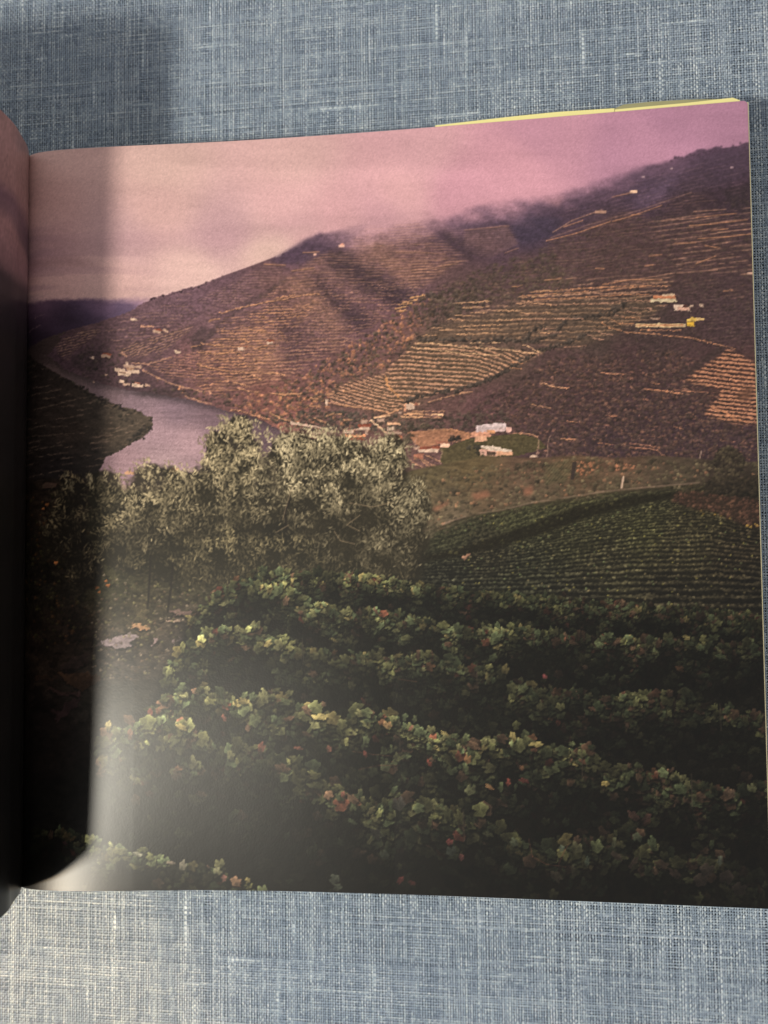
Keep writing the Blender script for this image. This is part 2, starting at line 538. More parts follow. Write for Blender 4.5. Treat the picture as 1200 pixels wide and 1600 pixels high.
def terr(pts, sp, slope, bend, col, a, w=.22, gap=.45, soft=1, wob=3.0, seed=1, sx=600.0):
    m = pm(pts, soft)
    xs, ys = [p[0] for p in pts], [p[1] for p in pts]
    b = np.s_[int(min(ys)) - 12:int(max(ys)) + 12, max(int(min(xs)) - 12, 0):int(max(xs)) + 12]
    XX, YY, m = globals()['XX'][b], globals()['YY'][b], m[b]
    ph = (YY - slope * (XX - sx) - bend * ((XX - sx) / 100.0) ** 2 + wob * (np.roll(NW, seed * 97, 1)[b] - .5) * 2) / sp
    ln = rows(ph, w)
    g = sstep(gap - .12, gap + .12, np.roll(NG, (seed * 31, seed * 53), (0, 1))[b])
    v = CAN[b]
    v += (ln * m * g * a)[..., None] * (np.asarray(col, np.float32) - v)
    v += (rows(ph + .38, w) * m * a * .45)[..., None] * (np.asarray((62, 48, 46), np.float32) - v)


LIT = (206, 152, 116)
terr([(330, 560), (345, 515), (400, 470), (450, 432), (500, 398), (545, 378), (575, 352), (650, 342), (720, 395), (735, 402), (690, 425), (640, 470),
      (600, 495), (560, 530), (500, 555), (430, 595), (330, 612), (290, 600)], 4.6, -.03, .3, (190, 138, 108), .42, .25, .45, 2, 4, 1)
terr([(310, 610), (315, 560), (350, 500), (420, 480), (500, 470), (420, 560), (400, 600), (340, 622)], 4.4, -.04, .5, (216, 154, 108), .5, .26, .42, 3, 4, 2)
terr([(330, 610), (420, 560), (500, 530), (560, 528), (500, 565), (430, 598), (360, 612)], 5.4, -.06, .4, (196, 144, 112), .45, .28, .35, 2, 3, 3)
terr([(310, 560), (330, 510), (310, 470), (420, 410), (450, 425), (400, 462), (340, 500)], 4.2, .02, .2, (170, 130, 112), .35, .25, .5, 2, 3, 4)
terr([(240, 490), (300, 456), (310, 500), (250, 540), (190, 550), (170, 520), (200, 500)], 5, -.05, 0, (164, 124, 104), .35, .22, .55, 2, 3, 5)
terr(Z(30, 420, 4, (720, 480), (1080, 360), (1100, 375), (990, 460), (880, 560), (690, 560), (640, 530)), 4.2, -.34, 0, (176, 134, 106), .55, .28, .35, 1, 2, 6)
terr(Z(30, 420, 4, (280, 560), (260, 500), (340, 430), (480, 390), (540, 400), (470, 470), (380, 530), (340, 590)), 4, -.24, 0, (170, 134, 108), .55, .25, .35, 1, 2, 7)
terr(Z(30, 420, 4, (820, 610), (1100, 520), (1200, 500), (1200, 680), (1040, 690), (960, 710)), 4.2, .05, 0, (190, 136, 106), .5, .25, .35, 1, 2, 8)
terr([(480, 395), (560, 385), (640, 345), (690, 390), (640, 450), (560, 470)], 3.6, .04, -.2, (176, 132, 112), .32, .25, .45, 4, 3, 9)
terr([(690, 355), (800, 350), (805, 372), (750, 400), (720, 385)], 3.6, -.05, 0, (140, 104, 100), .35, .25, .4, 2, 2, 10)
terr([(870, 360), (1000, 320), (1080, 300), (1180, 330), (1180, 480), (1040, 440), (900, 440), (800, 420), (840, 385)], 5.2, -.13, 0, (150, 112, 92), .36, .2, .52, 3, 4, 11)
terr([(700, 440), (830, 400), (900, 430), (800, 465), (700, 500), (640, 470)], 5.5, -.08, 0, (158, 116, 88), .32, .22, .55, 4, 5, 12)
terr([(870, 330), (1000, 280), (1170, 235), (1180, 300), (1000, 330), (900, 355)], 6, -.26, 0, (132, 100, 106), .35, .18, .55, 3, 4, 13)
terr([(860, 560), (1090, 560), (1190, 690), (1190, 715), (880, 715), (780, 690), (800, 620)], 7.5, .10, 0, (176, 120, 92), .38, .16, .62, 4, 6, 14)
terr([(1060, 440), (1190, 440), (1195, 540), (1100, 545), (1100, 500)], 5, -.10, 0, (128, 98, 88), .3, .2, .5, 3, 5, 15)

terr([(690, 505), (800, 468), (1040, 432), (1050, 470), (1000, 508), (960, 520), (880, 545), (800, 530), (700, 532)], 7.2, -.03, 0, (204, 152, 120), .62, .20, .38, 2, 4, 16)
terr([(1010, 345), (1180, 320), (1185, 430), (1060, 425)], 8.0, -.13, 0, (190, 142, 116), .55, .16, .42, 3, 3, 17)
terr([(870, 440), (1040, 425), (1060, 445), (900, 465), (800, 475)], 6.5, -.08, 0, (206, 154, 120), .6, .2, .4, 3, 3, 18)
terr([(640, 400), (700, 400), (735, 402), (640, 460)], 4.6, -.06, 0, (190, 140, 112), .5, .25, .4, 3, 2, 19)
# green ground of the fine terraces, then their light walls
TC = [(647, 535), (687, 533), (800, 545), (846, 552), (800, 575), (783, 580), (753, 595), (720, 609), (687, 615), (660, 622), (633, 630), (613, 645),
      (580, 641), (517, 630), (513, 613), (540, 597), (600, 583), (613, 567)]
mix(pm(TC, 5) * .45, (100, 80, 62))
gx_ = np.interp(XX[0], [500, 560, 606, 640, 690, 740, 790, 860], [-26, -9, 2, 3, 5, 12, 27, 56])[None, :]
ph = (YY - gx_ - 3 * np.sin((XX - 600) / 33) * sstep(620, 700, XX) + 2.2 * (fbm(50, 16, 301, 3) - .5) * 2) / np.where(XX < 606 + (YY - 600) * .45, 5.4, 6.9)
ln = rows(ph, .26) * pm(TC, 1) * sstep(.30, .42, NG * .5 + NF * .5 + .08)
mix(ln * .74, (210, 156, 124))
mix(rows(ph + .3, .2) * pm(TC, 1) * .35, (66, 56, 40))
stroke(Z(400, 300, 3, (600, 860), (615, 910), (650, 945), (685, 975)), 2, (196, 138, 92), .9)
mix(pm([(690, 505), (800, 478), (870, 470), (1000, 460), (1040, 480), (990, 505), (960, 520), (900, 545), (800, 532), (700, 532), (640, 535)], 4) * .40, (98, 82, 62))

# scrub: small bushes by the thousand
blobs = []
for r_ in (1.6, 2.2, 3.0, 4.0, 5.2):
    s = int(r_ * 2 + 4)
    q, p = np.mgrid[0:s, 0:s].astype(np.float32) - (s - 1) / 2
    for k in range(4):
        an = np.arctan2(q, p)
        rr = r_ * (1 + .22 * np.sin(3 * an + k * 1.7) + .15 * np.sin(5 * an + k * 2.9))
        al = np.clip(rr - np.hypot(p, q * 1.15) + .5, 0, 1)
        blobs.append((al, 1.0 - .30 * q / r_ * 1 - .12 * p / r_))


def scrub(pts, n, lo, hi, cols, a=.75, clump=.0):
    xs, ys = np.array([p[0] for p in pts]), np.array([p[1] for p in pts])
    x = rng.uniform(xs.min(), xs.max(), n)
    y = rng.uniform(ys.min(), ys.max(), n)
    ok = inside(x, y, pts)
    x, y = x[ok], y[ok]
    o = np.argsort(y)
    for i in o:
        xi, yi = int(min(max(x[i], 0), CW - 1)), int(min(max(y[i], 0), CH - 1))
        if clump and NL[yi, xi] < clump * rng.uniform(.8, 1.2):
            continue
        c = np.array(cols[rng.integers(len(cols))], np.float32) * rng.uniform(.8, 1.2)
        splat(blobs[rng.integers(lo * 4, hi * 4)], c, x[i], y[i], a * rng.uniform(.6, 1))


DK = [(74, 62, 54), (84, 70, 60), (66, 56, 52), (92, 76, 62)]
WARM = [(166, 112, 82), (150, 102, 78), (180, 124, 90)]
BELT = [(440, 640), (420, 600), (480, 580), (540, 545), (600, 500), (625, 480), (660, 455), (700, 440), (750, 430), (800, 400), (870, 395), (890, 440), (820, 465),
        (740, 480), (690, 510), (640, 540), (600, 578), (540, 600), (510, 625), (490, 640)]
scrub([(430, 600), (480, 580), (600, 505), (660, 455), (690, 480), (640, 535), (600, 575), (540, 598), (490, 640), (440, 640)], 1500, 0, 3, WARM, .6)
scrub(BELT, 3000, 0, 3, DK, .8)
scrub([(700, 440), (800, 400), (900, 420), (880, 460), (760, 480), (690, 500)], 900, 0, 3, DK, .55)
scrub([(640, 470), (680, 455), (760, 450), (740, 480), (700, 505), (680, 520), (650, 500)], 300, 1, 4, DK[:3], .7)
scrub([(860, 560), (1060, 545), (1100, 600), (1190, 680), (1190, 720), (880, 720), (690, 680), (760, 620)], 5200, 0, 3, [(70, 54, 50), (62, 48, 46), (82, 62, 54)], .62)
scrub([(860, 560), (1060, 545), (1100, 600), (1190, 690), (1190, 720), (880, 720), (740, 680), (780, 620)], 1100, 0, 2, [(132, 94, 76), (146, 102, 82), (120, 86, 72)], .5)
scrub([(850, 380), (1000, 330), (1170, 330), (1190, 500), (1060, 470), (860, 450), (800, 430)], 1600, 0, 2, DK, .32)
scrub([(640, 480), (880, 370), (1180, 300), (1195, 720), (700, 690), (620, 650)], 5200, 0, 2, DK, .30)
scrub([(130, 540), (330, 460), (480, 400), (720, 360), (640, 470), (430, 610), (300, 600), (150, 580)], 2600, 0, 1, DK, .26)
scrub([(120, 545), (180, 540), (230, 600), (330, 615), (420, 650), (330, 632), (200, 605), (130, 590)], 420, 0, 3, [(62, 52, 50), (72, 60, 54)], .75)
scrub([(340, 618), (500, 610), (520, 650), (620, 660), (560, 680), (440, 670), (380, 640)], 900, 0, 3, WARM + DK, .62)
scrub([(400, 650), (500, 640), (640, 650), (640, 672), (470, 672)], 420, 1, 3, [(74, 66, 58), (66, 60, 54)], .75)
scrub([(640, 655), (780, 640), (800, 660), (740, 668), (640, 672)], 240, 1, 3, [(76, 64, 56), (66, 56, 50)], .75)
scrub([(560, 525), (680, 545), (700, 535), (850, 545), (860, 552), (700, 541), (650, 545)], 160, 1, 3, DK, .8)
for pts in (Z(400, 300, 3, (760, 690), (900, 688), (1050, 700), (1200, 690), (1300, 700), (1400, 670), (1440, 610), (1500, 590), (1600, 580), (1660, 560), (1740, 510)),
            Z(400, 300, 3, (700, 980), (800, 950), (930, 930), (1060, 890), (1170, 840), (1240, 790), (1330, 740), (1450, 710), (1560, 660)),
            Z(800, 300, 3, (60, 690), (110, 640), (150, 620)),
            Z(800, 300, 3, (450, 580), (500, 550), (540, 510))):
    for i in range(len(pts) - 1):
        (x0, y0), (x1, y1) = pts[i], pts[i + 1]
        L = math.hypot(x1 - x0, y1 - y0)
        for k in range(int(L / 1.5)):
            t = rng.random()
            splat(blobs[rng.integers(2, 12)], np.array((68, 58, 52)) * rng.uniform(.8, 1.25), x0 + t * (x1 - x0) + rng.normal(0, 1), y0 + t * (y1 - y0) + rng.normal(0, 1.6), .85)

# separate light terrace walls and paths, drawn one by one
BR, OR, PK = (236, 186, 142), (216, 150, 108), (190, 140, 116)
LN = []
a8 = lambda *p: Z(800, 300, 3, *p)
for p in (((90, 465), (360, 447), (560, 437), (740, 440)), ((40, 485), (360, 463)), ((100, 500), (300, 496), (480, 480), (640, 478)),
          ((20, 520), (220, 524), (440, 520), (540, 507), (650, 508)), ((480, 415), (600, 405), (720, 385), (760, 378)), ((420, 430), (560, 408), (700, 410)),
          ((410, 460), (520, 450), (640, 440)), ((0, 598), (180, 592), (330, 590)), ((40, 568), (140, 566)), ((520, 555), (600, 570)), ((520, 585), (600, 590)),
          ((560, 540), (650, 547)), ((480, 575), (520, 580)), ((455, 592), (500, 615), (570, 615)), ((415, 608), (450, 635), (510, 648)),
          ((380, 640), (420, 660), (470, 668)), ((345, 660), (385, 685), (430, 692)), ((525, 655), (640, 663), (760, 675), (850, 685), (940, 710), (1040, 735)),
          ((600, 645), (790, 648)), ((240, 725), (350, 718)), ((130, 660), (230, 655)), ((140, 640), (200, 638)),
          ((0, 742), (60, 750), (140, 755)), ((50, 712), (90, 735), (120, 745)), ((0, 795), (50, 800)), ((0, 820), (40, 830)),
          ((130, 895), (190, 910), (260, 918)), ((620, 925), (700, 930), (780, 943)), ((420, 850), (500, 852)), ((640, 590), (690, 592)),
          ((700, 135), (800, 125), (870, 120)), ((830, 158), (950, 147), (1100, 130)), ((960, 190), (1125, 172)), ((870, 218), (1000, 210), (1125, 195)),
          ((760, 240), (860, 235)), ((900, 250), (970, 262)), ((860, 335), (950, 300)), ((770, 378), (960, 365)), ((1070, 385), (1130, 380)), ((850, 90), (1000, 80)),
          ((860, 118), (1050, 100)), ((470, 135), (560, 110), (700, 60)), ((160, 225), (300, 190), (460, 135)), ((190, 185), (280, 130), (420, 80)),
          ((240, 160), (330, 130)), ((390, 92), (440, 88)), ((470, 20), (560, 0)), ((560, 105), (600, 100)), ((990, 465), (1030, 458)), ((930, 180), (1010, 172)),
          ((0, 440), (40, 436)), ((150, 410), (230, 402)), ((250, 405), (300, 398)), ((390, 355), (430, 357)), ((640, 298), (700, 293)), ((620, 345), (660, 340))):
    LN.append((a8(*p), 1.5, OR if rng.random() < .6 else PK, .8))
b4 = lambda *p: Z(560, 280, 4, *p)
for p in (((1070, 700), (1200, 690)), ((1000, 735), (1100, 730), (1200, 715)), ((990, 770), (1100, 770), (1200, 780)), ((640, 800), (820, 790)), ((700, 830), (790, 828)),
          ((860, 818), (990, 818)), ((600, 770), (830, 757)), ((560, 870), (680, 878)), ((600, 845), (700, 848)), ((610, 918), (720, 912), (880, 905)), ((500, 940), (580, 940)),
          ((660, 935), (870, 930)), ((610, 965), (720, 962), (860, 958)), ((860, 880), (960, 872), (1060, 868)), ((1000, 835), (1110, 830)), ((400, 975), (480, 970)), ((450, 928), (520, 925)),
          ((1130, 955), (1200, 955)), ((1150, 830), (1200, 830))):
    LN.append((b4(*p), 1.5, (214, 162, 122), .85))
for p in (((365, 1020), (500, 1025), (660, 1050), (770, 1055)), ((780, 1055), (900, 1060), (1000, 1075), (1110, 1085)), ((1025, 1030), (1090, 1060), (1140, 1085)),
          ((330, 1050), (560, 1070), (680, 1100)), ((660, 1085), (870, 1098)), ((700, 1020), (880, 1018))):
    LN.append((b4(*p), 1.8, BR, .8))
c4 = lambda *p: Z(300, 330, 4, *p)
for p in (((175, 640), (280, 610), (400, 580), (560, 548), (700, 520), (790, 510)), ((110, 690), (170, 675)), ((30, 885), (120, 888), (230, 895)), ((60, 830), (150, 840), (270, 852)),
          ((40, 960), (120, 985), (220, 1000), (330, 1005)), ((320, 800), (350, 820)), ((130, 905), (220, 885), (260, 870)), ((380, 860), (470, 835)), ((360, 740), (460, 750)),
          ((620, 370), (760, 350)), ((690, 255), (790, 250)), ((430, 655), (470, 665)), ((520, 540), (640, 520)), ((450, 330), (580, 335)), ((0, 850), (60, 845))):
    LN.append((c4(*p), 1.6, (212, 152, 110), .75))
for p in (((230, 450), (350, 445), (540, 462)), ((880, 287), (940, 285)), ((660, 310), (830, 295), (880, 290)), ((915, 455), (980, 430), (1000, 425)), ((330, 565), (480, 545), (620, 515))):
    LN.append((b4(*p), 1.4, (208, 150, 120), .6))
for p in (((230, 805), (300, 790)), ((245, 780), (330, 770)), ((280, 765), (360, 745)), ((320, 735), (410, 720)), ((240, 822), (290, 815))):
    LN.append((b4(*p), 2.2, (214, 160, 108), .85))
d4 = lambda *p: Z(360, 520, 4, *p)
for p in (((0, 480), (60, 490), (140, 512), (230, 540)), ((240, 500), (300, 530), (365, 550)), ((200, 255), (260, 250)), ((140, 265), (190, 295)), ((250, 245), (330, 262)), ((40, 345), (110, 365), (180, 370)),
          ((20, 310), (90, 330)), ((490, 410), (540, 412)), ((590, 382), (640, 378)), ((600, 435), (700, 452), (800, 462), (900, 480), (980, 498)), ((520, 535), (590, 560)), ((490, 455), (560, 465)),
          ((700, 540), (750, 545)), ((590, 520), (640, 500)), ((890, 530), (990, 500), (1060, 470)), ((640, 510), (690, 505)), ((700, 365), (790, 360)), ((235, 375), (330, 385), (440, 380))):
    LN.append((d4(*p), 2.0, (214, 156, 116), .8))
e4 = lambda *p: Z(600, 560, 4, *p)
for p in (((270, 270), (380, 240), (470, 215), (550, 205)), ((170, 330), (370, 327)), ((150, 365), (350, 368)), ((120, 345), (290, 350)), ((980, 152), (1060, 175), (1140, 183)),
          ((150, 635), (230, 680)), ((190, 600), (275, 678)), ((215, 620), (310, 672)), ((255, 605), (385, 660)), ((545, 595), (620, 612)), ((450, 675), (560, 640), (640, 625)), ((800, 465), (900, 470), (960, 490)),
          ((1100, 500), (1200, 505)), ((910, 285), (1040, 310)), ((1150, 395), (1200, 400)), ((270, 445), (420, 440), (520, 470), (510, 500), (420, 525))):
    LN.append((e4(*p), 1.8, (212, 156, 118), .75))
g = lambda *p: Z(880, 540, 3.75, *p)
for p in (((220, 160), (360, 168)), ((465, 252), (600, 268), (690, 282)), ((460, 310), (490, 318)), ((250, 408), (310, 412)), ((20, 440), (75, 450)), ((380, 572), (560, 598)), ((200, 568), (270, 580)), ((0, 545), (60, 550)),
          ((640, 475), (690, 488)), ((510, 215), (560, 225)), ((0, 245), (30, 248)), ((640, 258), (840, 275)), ((440, 600), (540, 612), (600, 660)), ((380, 597), (440, 600))):
    LN.append((g(*p), 1.6, (206, 140, 106), .7))
for pts, w_, c_, al in LN:
    stroke([(x, y + 1.3) for x, y in pts], w_, (60, 46, 42), .4)
    stroke(pts, w_ * .95, c_, al * .86, .35, .12)
# striped plot at the right edge
SP = g((960, 20), (1040, 60), (1200, 150), (1200, 480), (1120, 470), (980, 460), (820, 410), (850, 350), (900, 320), (920, 260), (700, 210))
ph = (YY - .10 * (XX - 1100) + 1.5 * (fbm(50, 30, 333, 2) - .5) * 2) / 6.4
mix(pm(SP, 1) * .35, (92, 62, 48))
ln = rows(ph, .30) * pm(SP, 1) * sstep(.30, .42, NG * .6 + NF * .4 + .05)
mix(ln * .76, (204, 142, 108))
mix(rows(ph + .45, .25) * pm(SP, 1) * .45, (56, 40, 38))
mix(pm(g((1010, 300), (1060, 240), (1110, 250), (1090, 310), (1030, 330)), 2) * .7, (96, 66, 52))
stroke(g((860, 360), (940, 390), (1000, 430), (1080, 455)), 2.5, (198, 134, 98), .7)
mix(pm(g((700, 190), (870, 80), (960, 10), (900, 10), (760, 110), (620, 180)), 2) * .6, (66, 52, 50))

mix(hs * .03, (168, 120, 122))
# mist lying along the ridge
dsk = YY - np.interp(XX[0], [p[0] for p in SKYL], [p[1] for p in SKYL])[None, :]
mist = sstep(44, -8, dsk + 62 * (fbm(46, 26, 771, 4) - .5)) * sstep(470, 560, XX) * sstep(1120, 960, XX) * hm
CAN += (mist * .7)[..., None] * (SKY - CAN)
# ridge trees
for p in Z(30, 420, 4, (910, 178), (1020, 150), (1130, 118), (860, 195), (840, 205)):
    splat(blobs[6], (70, 52, 60), p[0], p[1], .9)
scrub([(300, 452), (400, 412), (432, 400), (432, 405), (400, 418), (300, 458)], 70, 0, 1, [(74, 56, 62)], .8)
for x in np.arange(1050, 1172, 3.0):
    splat(blobs[rng.integers(0, 6)], (84, 62, 80), x + rng.normal(0, 2), np.interp(x, [1050, 1120, 1172], [249, 235, 226]) + rng.normal(0, 1.5), .7)

# houses
W1, W2, RF, RF2 = (190, 160, 142), (166, 134, 118), (138, 78, 62), (150, 98, 80)


def box(x0, y0, x1, y1, col, tilt=0.0, a=1.0):
    quad([(x0, y0), (x1, y0 + tilt), (x1, y1 + tilt), (x0, y1)], col, a)


def zb(o, x0, y0, x1, y1, col, tilt=0.0, a=1.0):
    (p, q), (r, s) = Z(*o, (x0, y0), (x1, y1))
    box(p, q, r, s, col, tilt, a)


o = (30, 420, 4)
for x0, y0, x1, y1, c in ((715, 322, 757, 335, W1), (855, 395, 900, 412, W2), (862, 385, 905, 395, RF), (910, 388, 940, 402, W2), (780, 365, 855, 375, PK), (980, 518, 1018, 534, W1), (475, 565, 498, 577, W1),
                          (540, 548, 598, 566, W2), (545, 541, 600, 550, RF), (620, 632, 680, 655, W1), (690, 594, 706, 612, W1), (675, 612, 780, 630, W2), (640, 650, 720, 680, W1),
                          (700, 640, 770, 662, W1), (655, 655, 690, 665, (120, 92, 80)), (690, 628, 740, 640, (150, 116, 96)), (650, 705, 680, 722, W1), (670, 722, 712, 738, W2), (728, 728, 795, 750, W1), (740, 718, 775, 728, RF2), (800, 728, 832, 744, W2),
                          (560, 672, 576, 682, W2), (490, 712, 500, 720, W2), (400, 812, 430, 826, (140, 104, 90)), (1190, 760, 1200, 790, PK)):
    zb(o, x0, y0, x1, y1, c, 1.2)
for p in (((790, 640), (880, 690), (960, 725), (1060, 750), (1140, 770)), ((720, 600), (820, 605)), ((830, 600), (960, 560)), ((660, 530), (690, 560)), ((1040, 800), (1120, 830), (1200, 845)),):
    stroke(Z(*o, *p), 2.2, (188, 140, 112), .65, .3)
scrub(Z(*o, (780, 680), (1000, 790), (1200, 840), (1200, 790), (1000, 740)), 130, 0, 2, WARM + DK, .7)
o = (300, 330, 4)
for x0, y0, x1, y1, c in ((915, 208, 952, 222, (226, 178, 158)), (925, 200, 945, 210, (216, 150, 130)), (757, 262, 775, 276, (226, 176, 156)), (466, 815, 510, 835, W1), (470, 808, 512, 818, RF), (288, 852, 330, 874, W1), (300, 843, 345, 856, RF2),
                          (828, 1178, 850, 1200, W1)):
    zb(o, x0, y0, x1, y1, c, -.6)
o = (360, 520, 4)
for x0, y0, x1, y1, c in ((588, 418, 608, 452, W1), (795, 588, 870, 608, W1), (800, 570, 878, 590, RF), (812, 545, 850, 568, W2), (840, 610, 856, 636, W2), (705, 612, 770, 628, W1), (735, 600, 800, 612, W2), (700, 652, 830, 676, RF), (705, 676, 800, 700, W1),
                          (690, 638, 840, 652, (222, 150, 112)), (915, 540, 960, 556, W2), (975, 560, 1060, 578, (222, 170, 136)), (972, 588, 1015, 612, W1), (960, 618, 1070, 634, W2), (1010, 640, 1070, 672, (176, 108, 82)), (1092, 444, 1150, 472, W1),
                          (1110, 440, 1180, 452, (216, 170, 136)), (1040, 490, 1070, 502, W2), (1080, 500, 1200, 512, (196, 146, 112)), (1060, 520, 1200, 530, (206, 156, 120)), (1140, 712, 1180, 726, W2), (1172, 728, 1200, 752, W1), (1140, 760, 1200, 790, RF2)):
    zb(o, x0, y0, x1, y1, c, -.4)
quad(Z(*o, (365, 553), (380, 556), (580, 592), (580, 602), (370, 570)), W1)
stroke(Z(*o, (870, 548), (920, 585), (965, 620)), 2.4, (226, 182, 148), .9)
stroke(Z(*o, (890, 530), (990, 512)), 2.4, (222, 176, 140), .9)
quad(Z(*o, (1080, 440), (1095, 438), (1100, 480), (1088, 488)), (206, 150, 120))
o = (600, 560, 4)
quad(Z(*o, (130, 460), (420, 440), (560, 470), (520, 505), (420, 520), (220, 560), (180, 520)), (170, 118, 88), .75)
quad(Z(*o, (350, 560), (530, 500), (830, 470), (960, 495), (1010, 560), (840, 610), (560, 640), (380, 670), (350, 650)), (84, 76, 50), .85)
for x0, y0, x1, y1, c, t in ((570, 428, 758, 466, (190, 162, 160), -2.5), (760, 430, 792, 462, (206, 160, 150), 0), (640, 450, 690, 470, (196, 140, 104), 0), (215, 568, 340, 592, W1, -2), (215, 552, 350, 570, RF, -2),
                             (345, 530, 400, 556, (226, 180, 156), 0), (320, 516, 390, 532, RF2, 0), (410, 498, 448, 516, (66, 54, 46), 0), (595, 565, 700, 605, (196, 150, 134), 3), (540, 462, 660, 492, (196, 140, 116), 0), (640, 580, 690, 605, (84, 66, 56), 1),
                             (695, 575, 795, 608, (200, 150, 122), 0), (865, 630, 1010, 655, (176, 104, 78), -1), (870, 650, 930, 674, W2, -1), (910, 608, 955, 622, W1, 0), (180, 552, 220, 566, W2, 0), (560, 485, 640, 520, (206, 156, 128), 0),
                             (130, 284, 190, 316, W1, 0), (180, 278, 215, 296, RF2, 0), (120, 290, 134, 330, (196, 140, 112), 0), (295, 345, 366, 358, (226, 176, 138), 0)):
    zb(o, x0, y0, x1, y1, c, t)
quad(Z(*o, (570, 420), (750, 402), (762, 432), (572, 452)), (190, 168, 168))
quad(Z(*o, (595, 545), (650, 542), (795, 575), (795, 586), (700, 584), (600, 560)), (196, 174, 158))
for x, y0, y1 in ((350, 560, 660), (1020, 475, 610), (955, 490, 605), (192, 480, 545)):
    stroke(Z(*o, (x + 6, y0), (x - 6, y1)), 1.6, (168, 132, 116), .6)
scrub(Z(*o, (520, 560), (600, 545), (620, 600), (700, 610), (600, 620)), 26, 1, 4, [(60, 54, 46)], .9)
scrub(Z(*o, (110, 400), (300, 420), (180, 470), (180, 560), (120, 600)), 90, 1, 4, [(70, 60, 50), (84, 70, 58)], .85)
scrub(Z(*o, (400, 490), (460, 490), (460, 520), (400, 520)), 6, 2, 4, [(52, 44, 40)], .9)
o = (800, 300, 3)
for x0, y0, x1, y1, c in ((650, 500, 765, 516, (222, 198, 164)), (660, 486, 765, 500, (214, 140, 104)), (700, 478, 760, 488, (226, 190, 160)), (758, 528, 800, 556, (240, 206, 186)), (775, 540, 830, 556, (226, 176, 156)), (800, 530, 822, 542, (116, 72, 64)),
                          (828, 528, 850, 542, W1), (878, 526, 894, 540, W1), (820, 555, 834, 562, W1), (578, 618, 810, 634, (240, 206, 160)), (580, 622, 805, 628, (196, 132, 96)), (645, 588, 690, 596, W2), (818, 610, 854, 632, (236, 186, 70)),
                          (816, 594, 860, 608, (244, 206, 110)), (860, 594, 902, 602, (236, 196, 136)), (1100, 378, 1132, 388, (226, 180, 160)), (390, 86, 442, 98, (222, 170, 146)), (0, 0, 1, 1, W1)):
    zb(o, x0, y0, x1, y1, np.array(c) * .84, 0)
quad(Z(*o, (815, 600), (840, 584), (862, 598), (858, 606)), (196, 160, 84))
zb((860, 200, 3.53), 440, 342, 480, 356, (240, 196, 166))
for p in ((514, 268), (670, 222), (1000, 218)):
    zb((860, 200, 3.53), p[0] - 8, p[1] - 4, p[0] + 8, p[1] + 5, (160, 132, 138))

# --- dark headland, lower left
HL = Z(30, 420, 4, (-100, 515), (55, 530), (130, 590), (220, 640), (340, 710), (480, 790), (600, 850), (690, 880), (740, 890), (790, 910), (820, 935), (848, 930), (848, 985), (830, 1020), (800, 1060), (740, 1090), (700, 1115), (640, 1150), (560, 1195), (520, 1300), (520, 1400), (-100, 1400))
hm = pm(HL)
f = field([(45, 600, 44, 36, 34), (100, 640, 56, 46, 42), (150, 640, 66, 56, 50), (200, 650, 84, 72, 62), (230, 660, 84, 72, 62), (120, 680, 58, 47, 42), (180, 690, 78, 66, 56), (60, 700, 46, 38, 35), (160, 715, 52, 45, 42), (100, 730, 40, 34, 34)])
f *= (1 + .4 * (fbm(14, 6, 81, 4) - .5))[..., None]
CAN += hm[..., None] * (f - CAN)
ph = (YY + .16 * (XX - 100) + 4 * (fbm(60, 30, 83, 2) - .5)) / 9
mix(rows(ph, .14) * hm * sstep(.5, .62, NG) * .5, (128, 104, 90))
for p in (((60, 1010), (200, 985)), ((150, 1055), (370, 1038)), ((500, 1060), (640, 1020), (760, 970)), ((230, 1000), (330, 990)), ((480, 830), (600, 880)), ((40, 1150), (300, 1110)), ((470, 1100), (560, 1075), (680, 1040)), ((120, 890), (380, 830))):
    stroke(Z(30, 420, 4, *p), 1.6, (132, 110, 94), .45, .4)
scrub(Z(30, 420, 4, (330, 700), (480, 785), (690, 875), (850, 930), (840, 1000), (800, 1050), (740, 1000), (600, 900), (440, 810)), 180, 0, 3, [(56, 48, 44), (66, 58, 50)], .85)
scrub(Z(30, 420, 4, (850, 930), (850, 990), (800, 1065), (700, 1120), (640, 1150), (700, 1080), (790, 1000)), 110, 1, 3, [(50, 44, 40)], .9)
for x, y in Z(30, 420, 4, (60, 535), (100, 570), (150, 605), (210, 640), (270, 675), (330, 705), (390, 745), (440, 770), (500, 800), (560, 830), (620, 858), (680, 882)):
    for k in range(4):
        splat(blobs[rng.integers(0, 8)], (48, 40, 38), x + rng.normal(0, 5), y + 2.6 + rng.normal(0, 1.2), .9)
scrub([(248, 742), (252, 732), (262, 732), (270, 738), (285, 742), (310, 736), (325, 742), (325, 748), (250, 748)], 60, 1, 4, [(66, 56, 52)], .95)
box(268, 733, 282, 740, (196, 140, 110))
box(200, 738, 214, 743, (196, 150, 120))

# photographs have no ruled edges: shake the drawing by a pixel or so
wx, wy = (fbm(4, 4, 501, 2) - .5) * 5.0, (fbm(4, 3, 502, 2) - .5) * 3.2
wx, wy = wx * (YY > 440), wy * (YY > 440)
CAN = CAN[np.clip((YY + wy).round(), 0, CH - 1).astype(int), np.clip((XX + wx).round(), 0, CW - 1).astype(int)]
tex = (noise(2.2, 1.7, 511) - .5) * .22 + (noise(4.5, 2.6, 512) - .5) * .20
land = hs * (1 - .5 * hz)
CAN *= (1 + tex * np.maximum(land, hm * .8))[..., None]

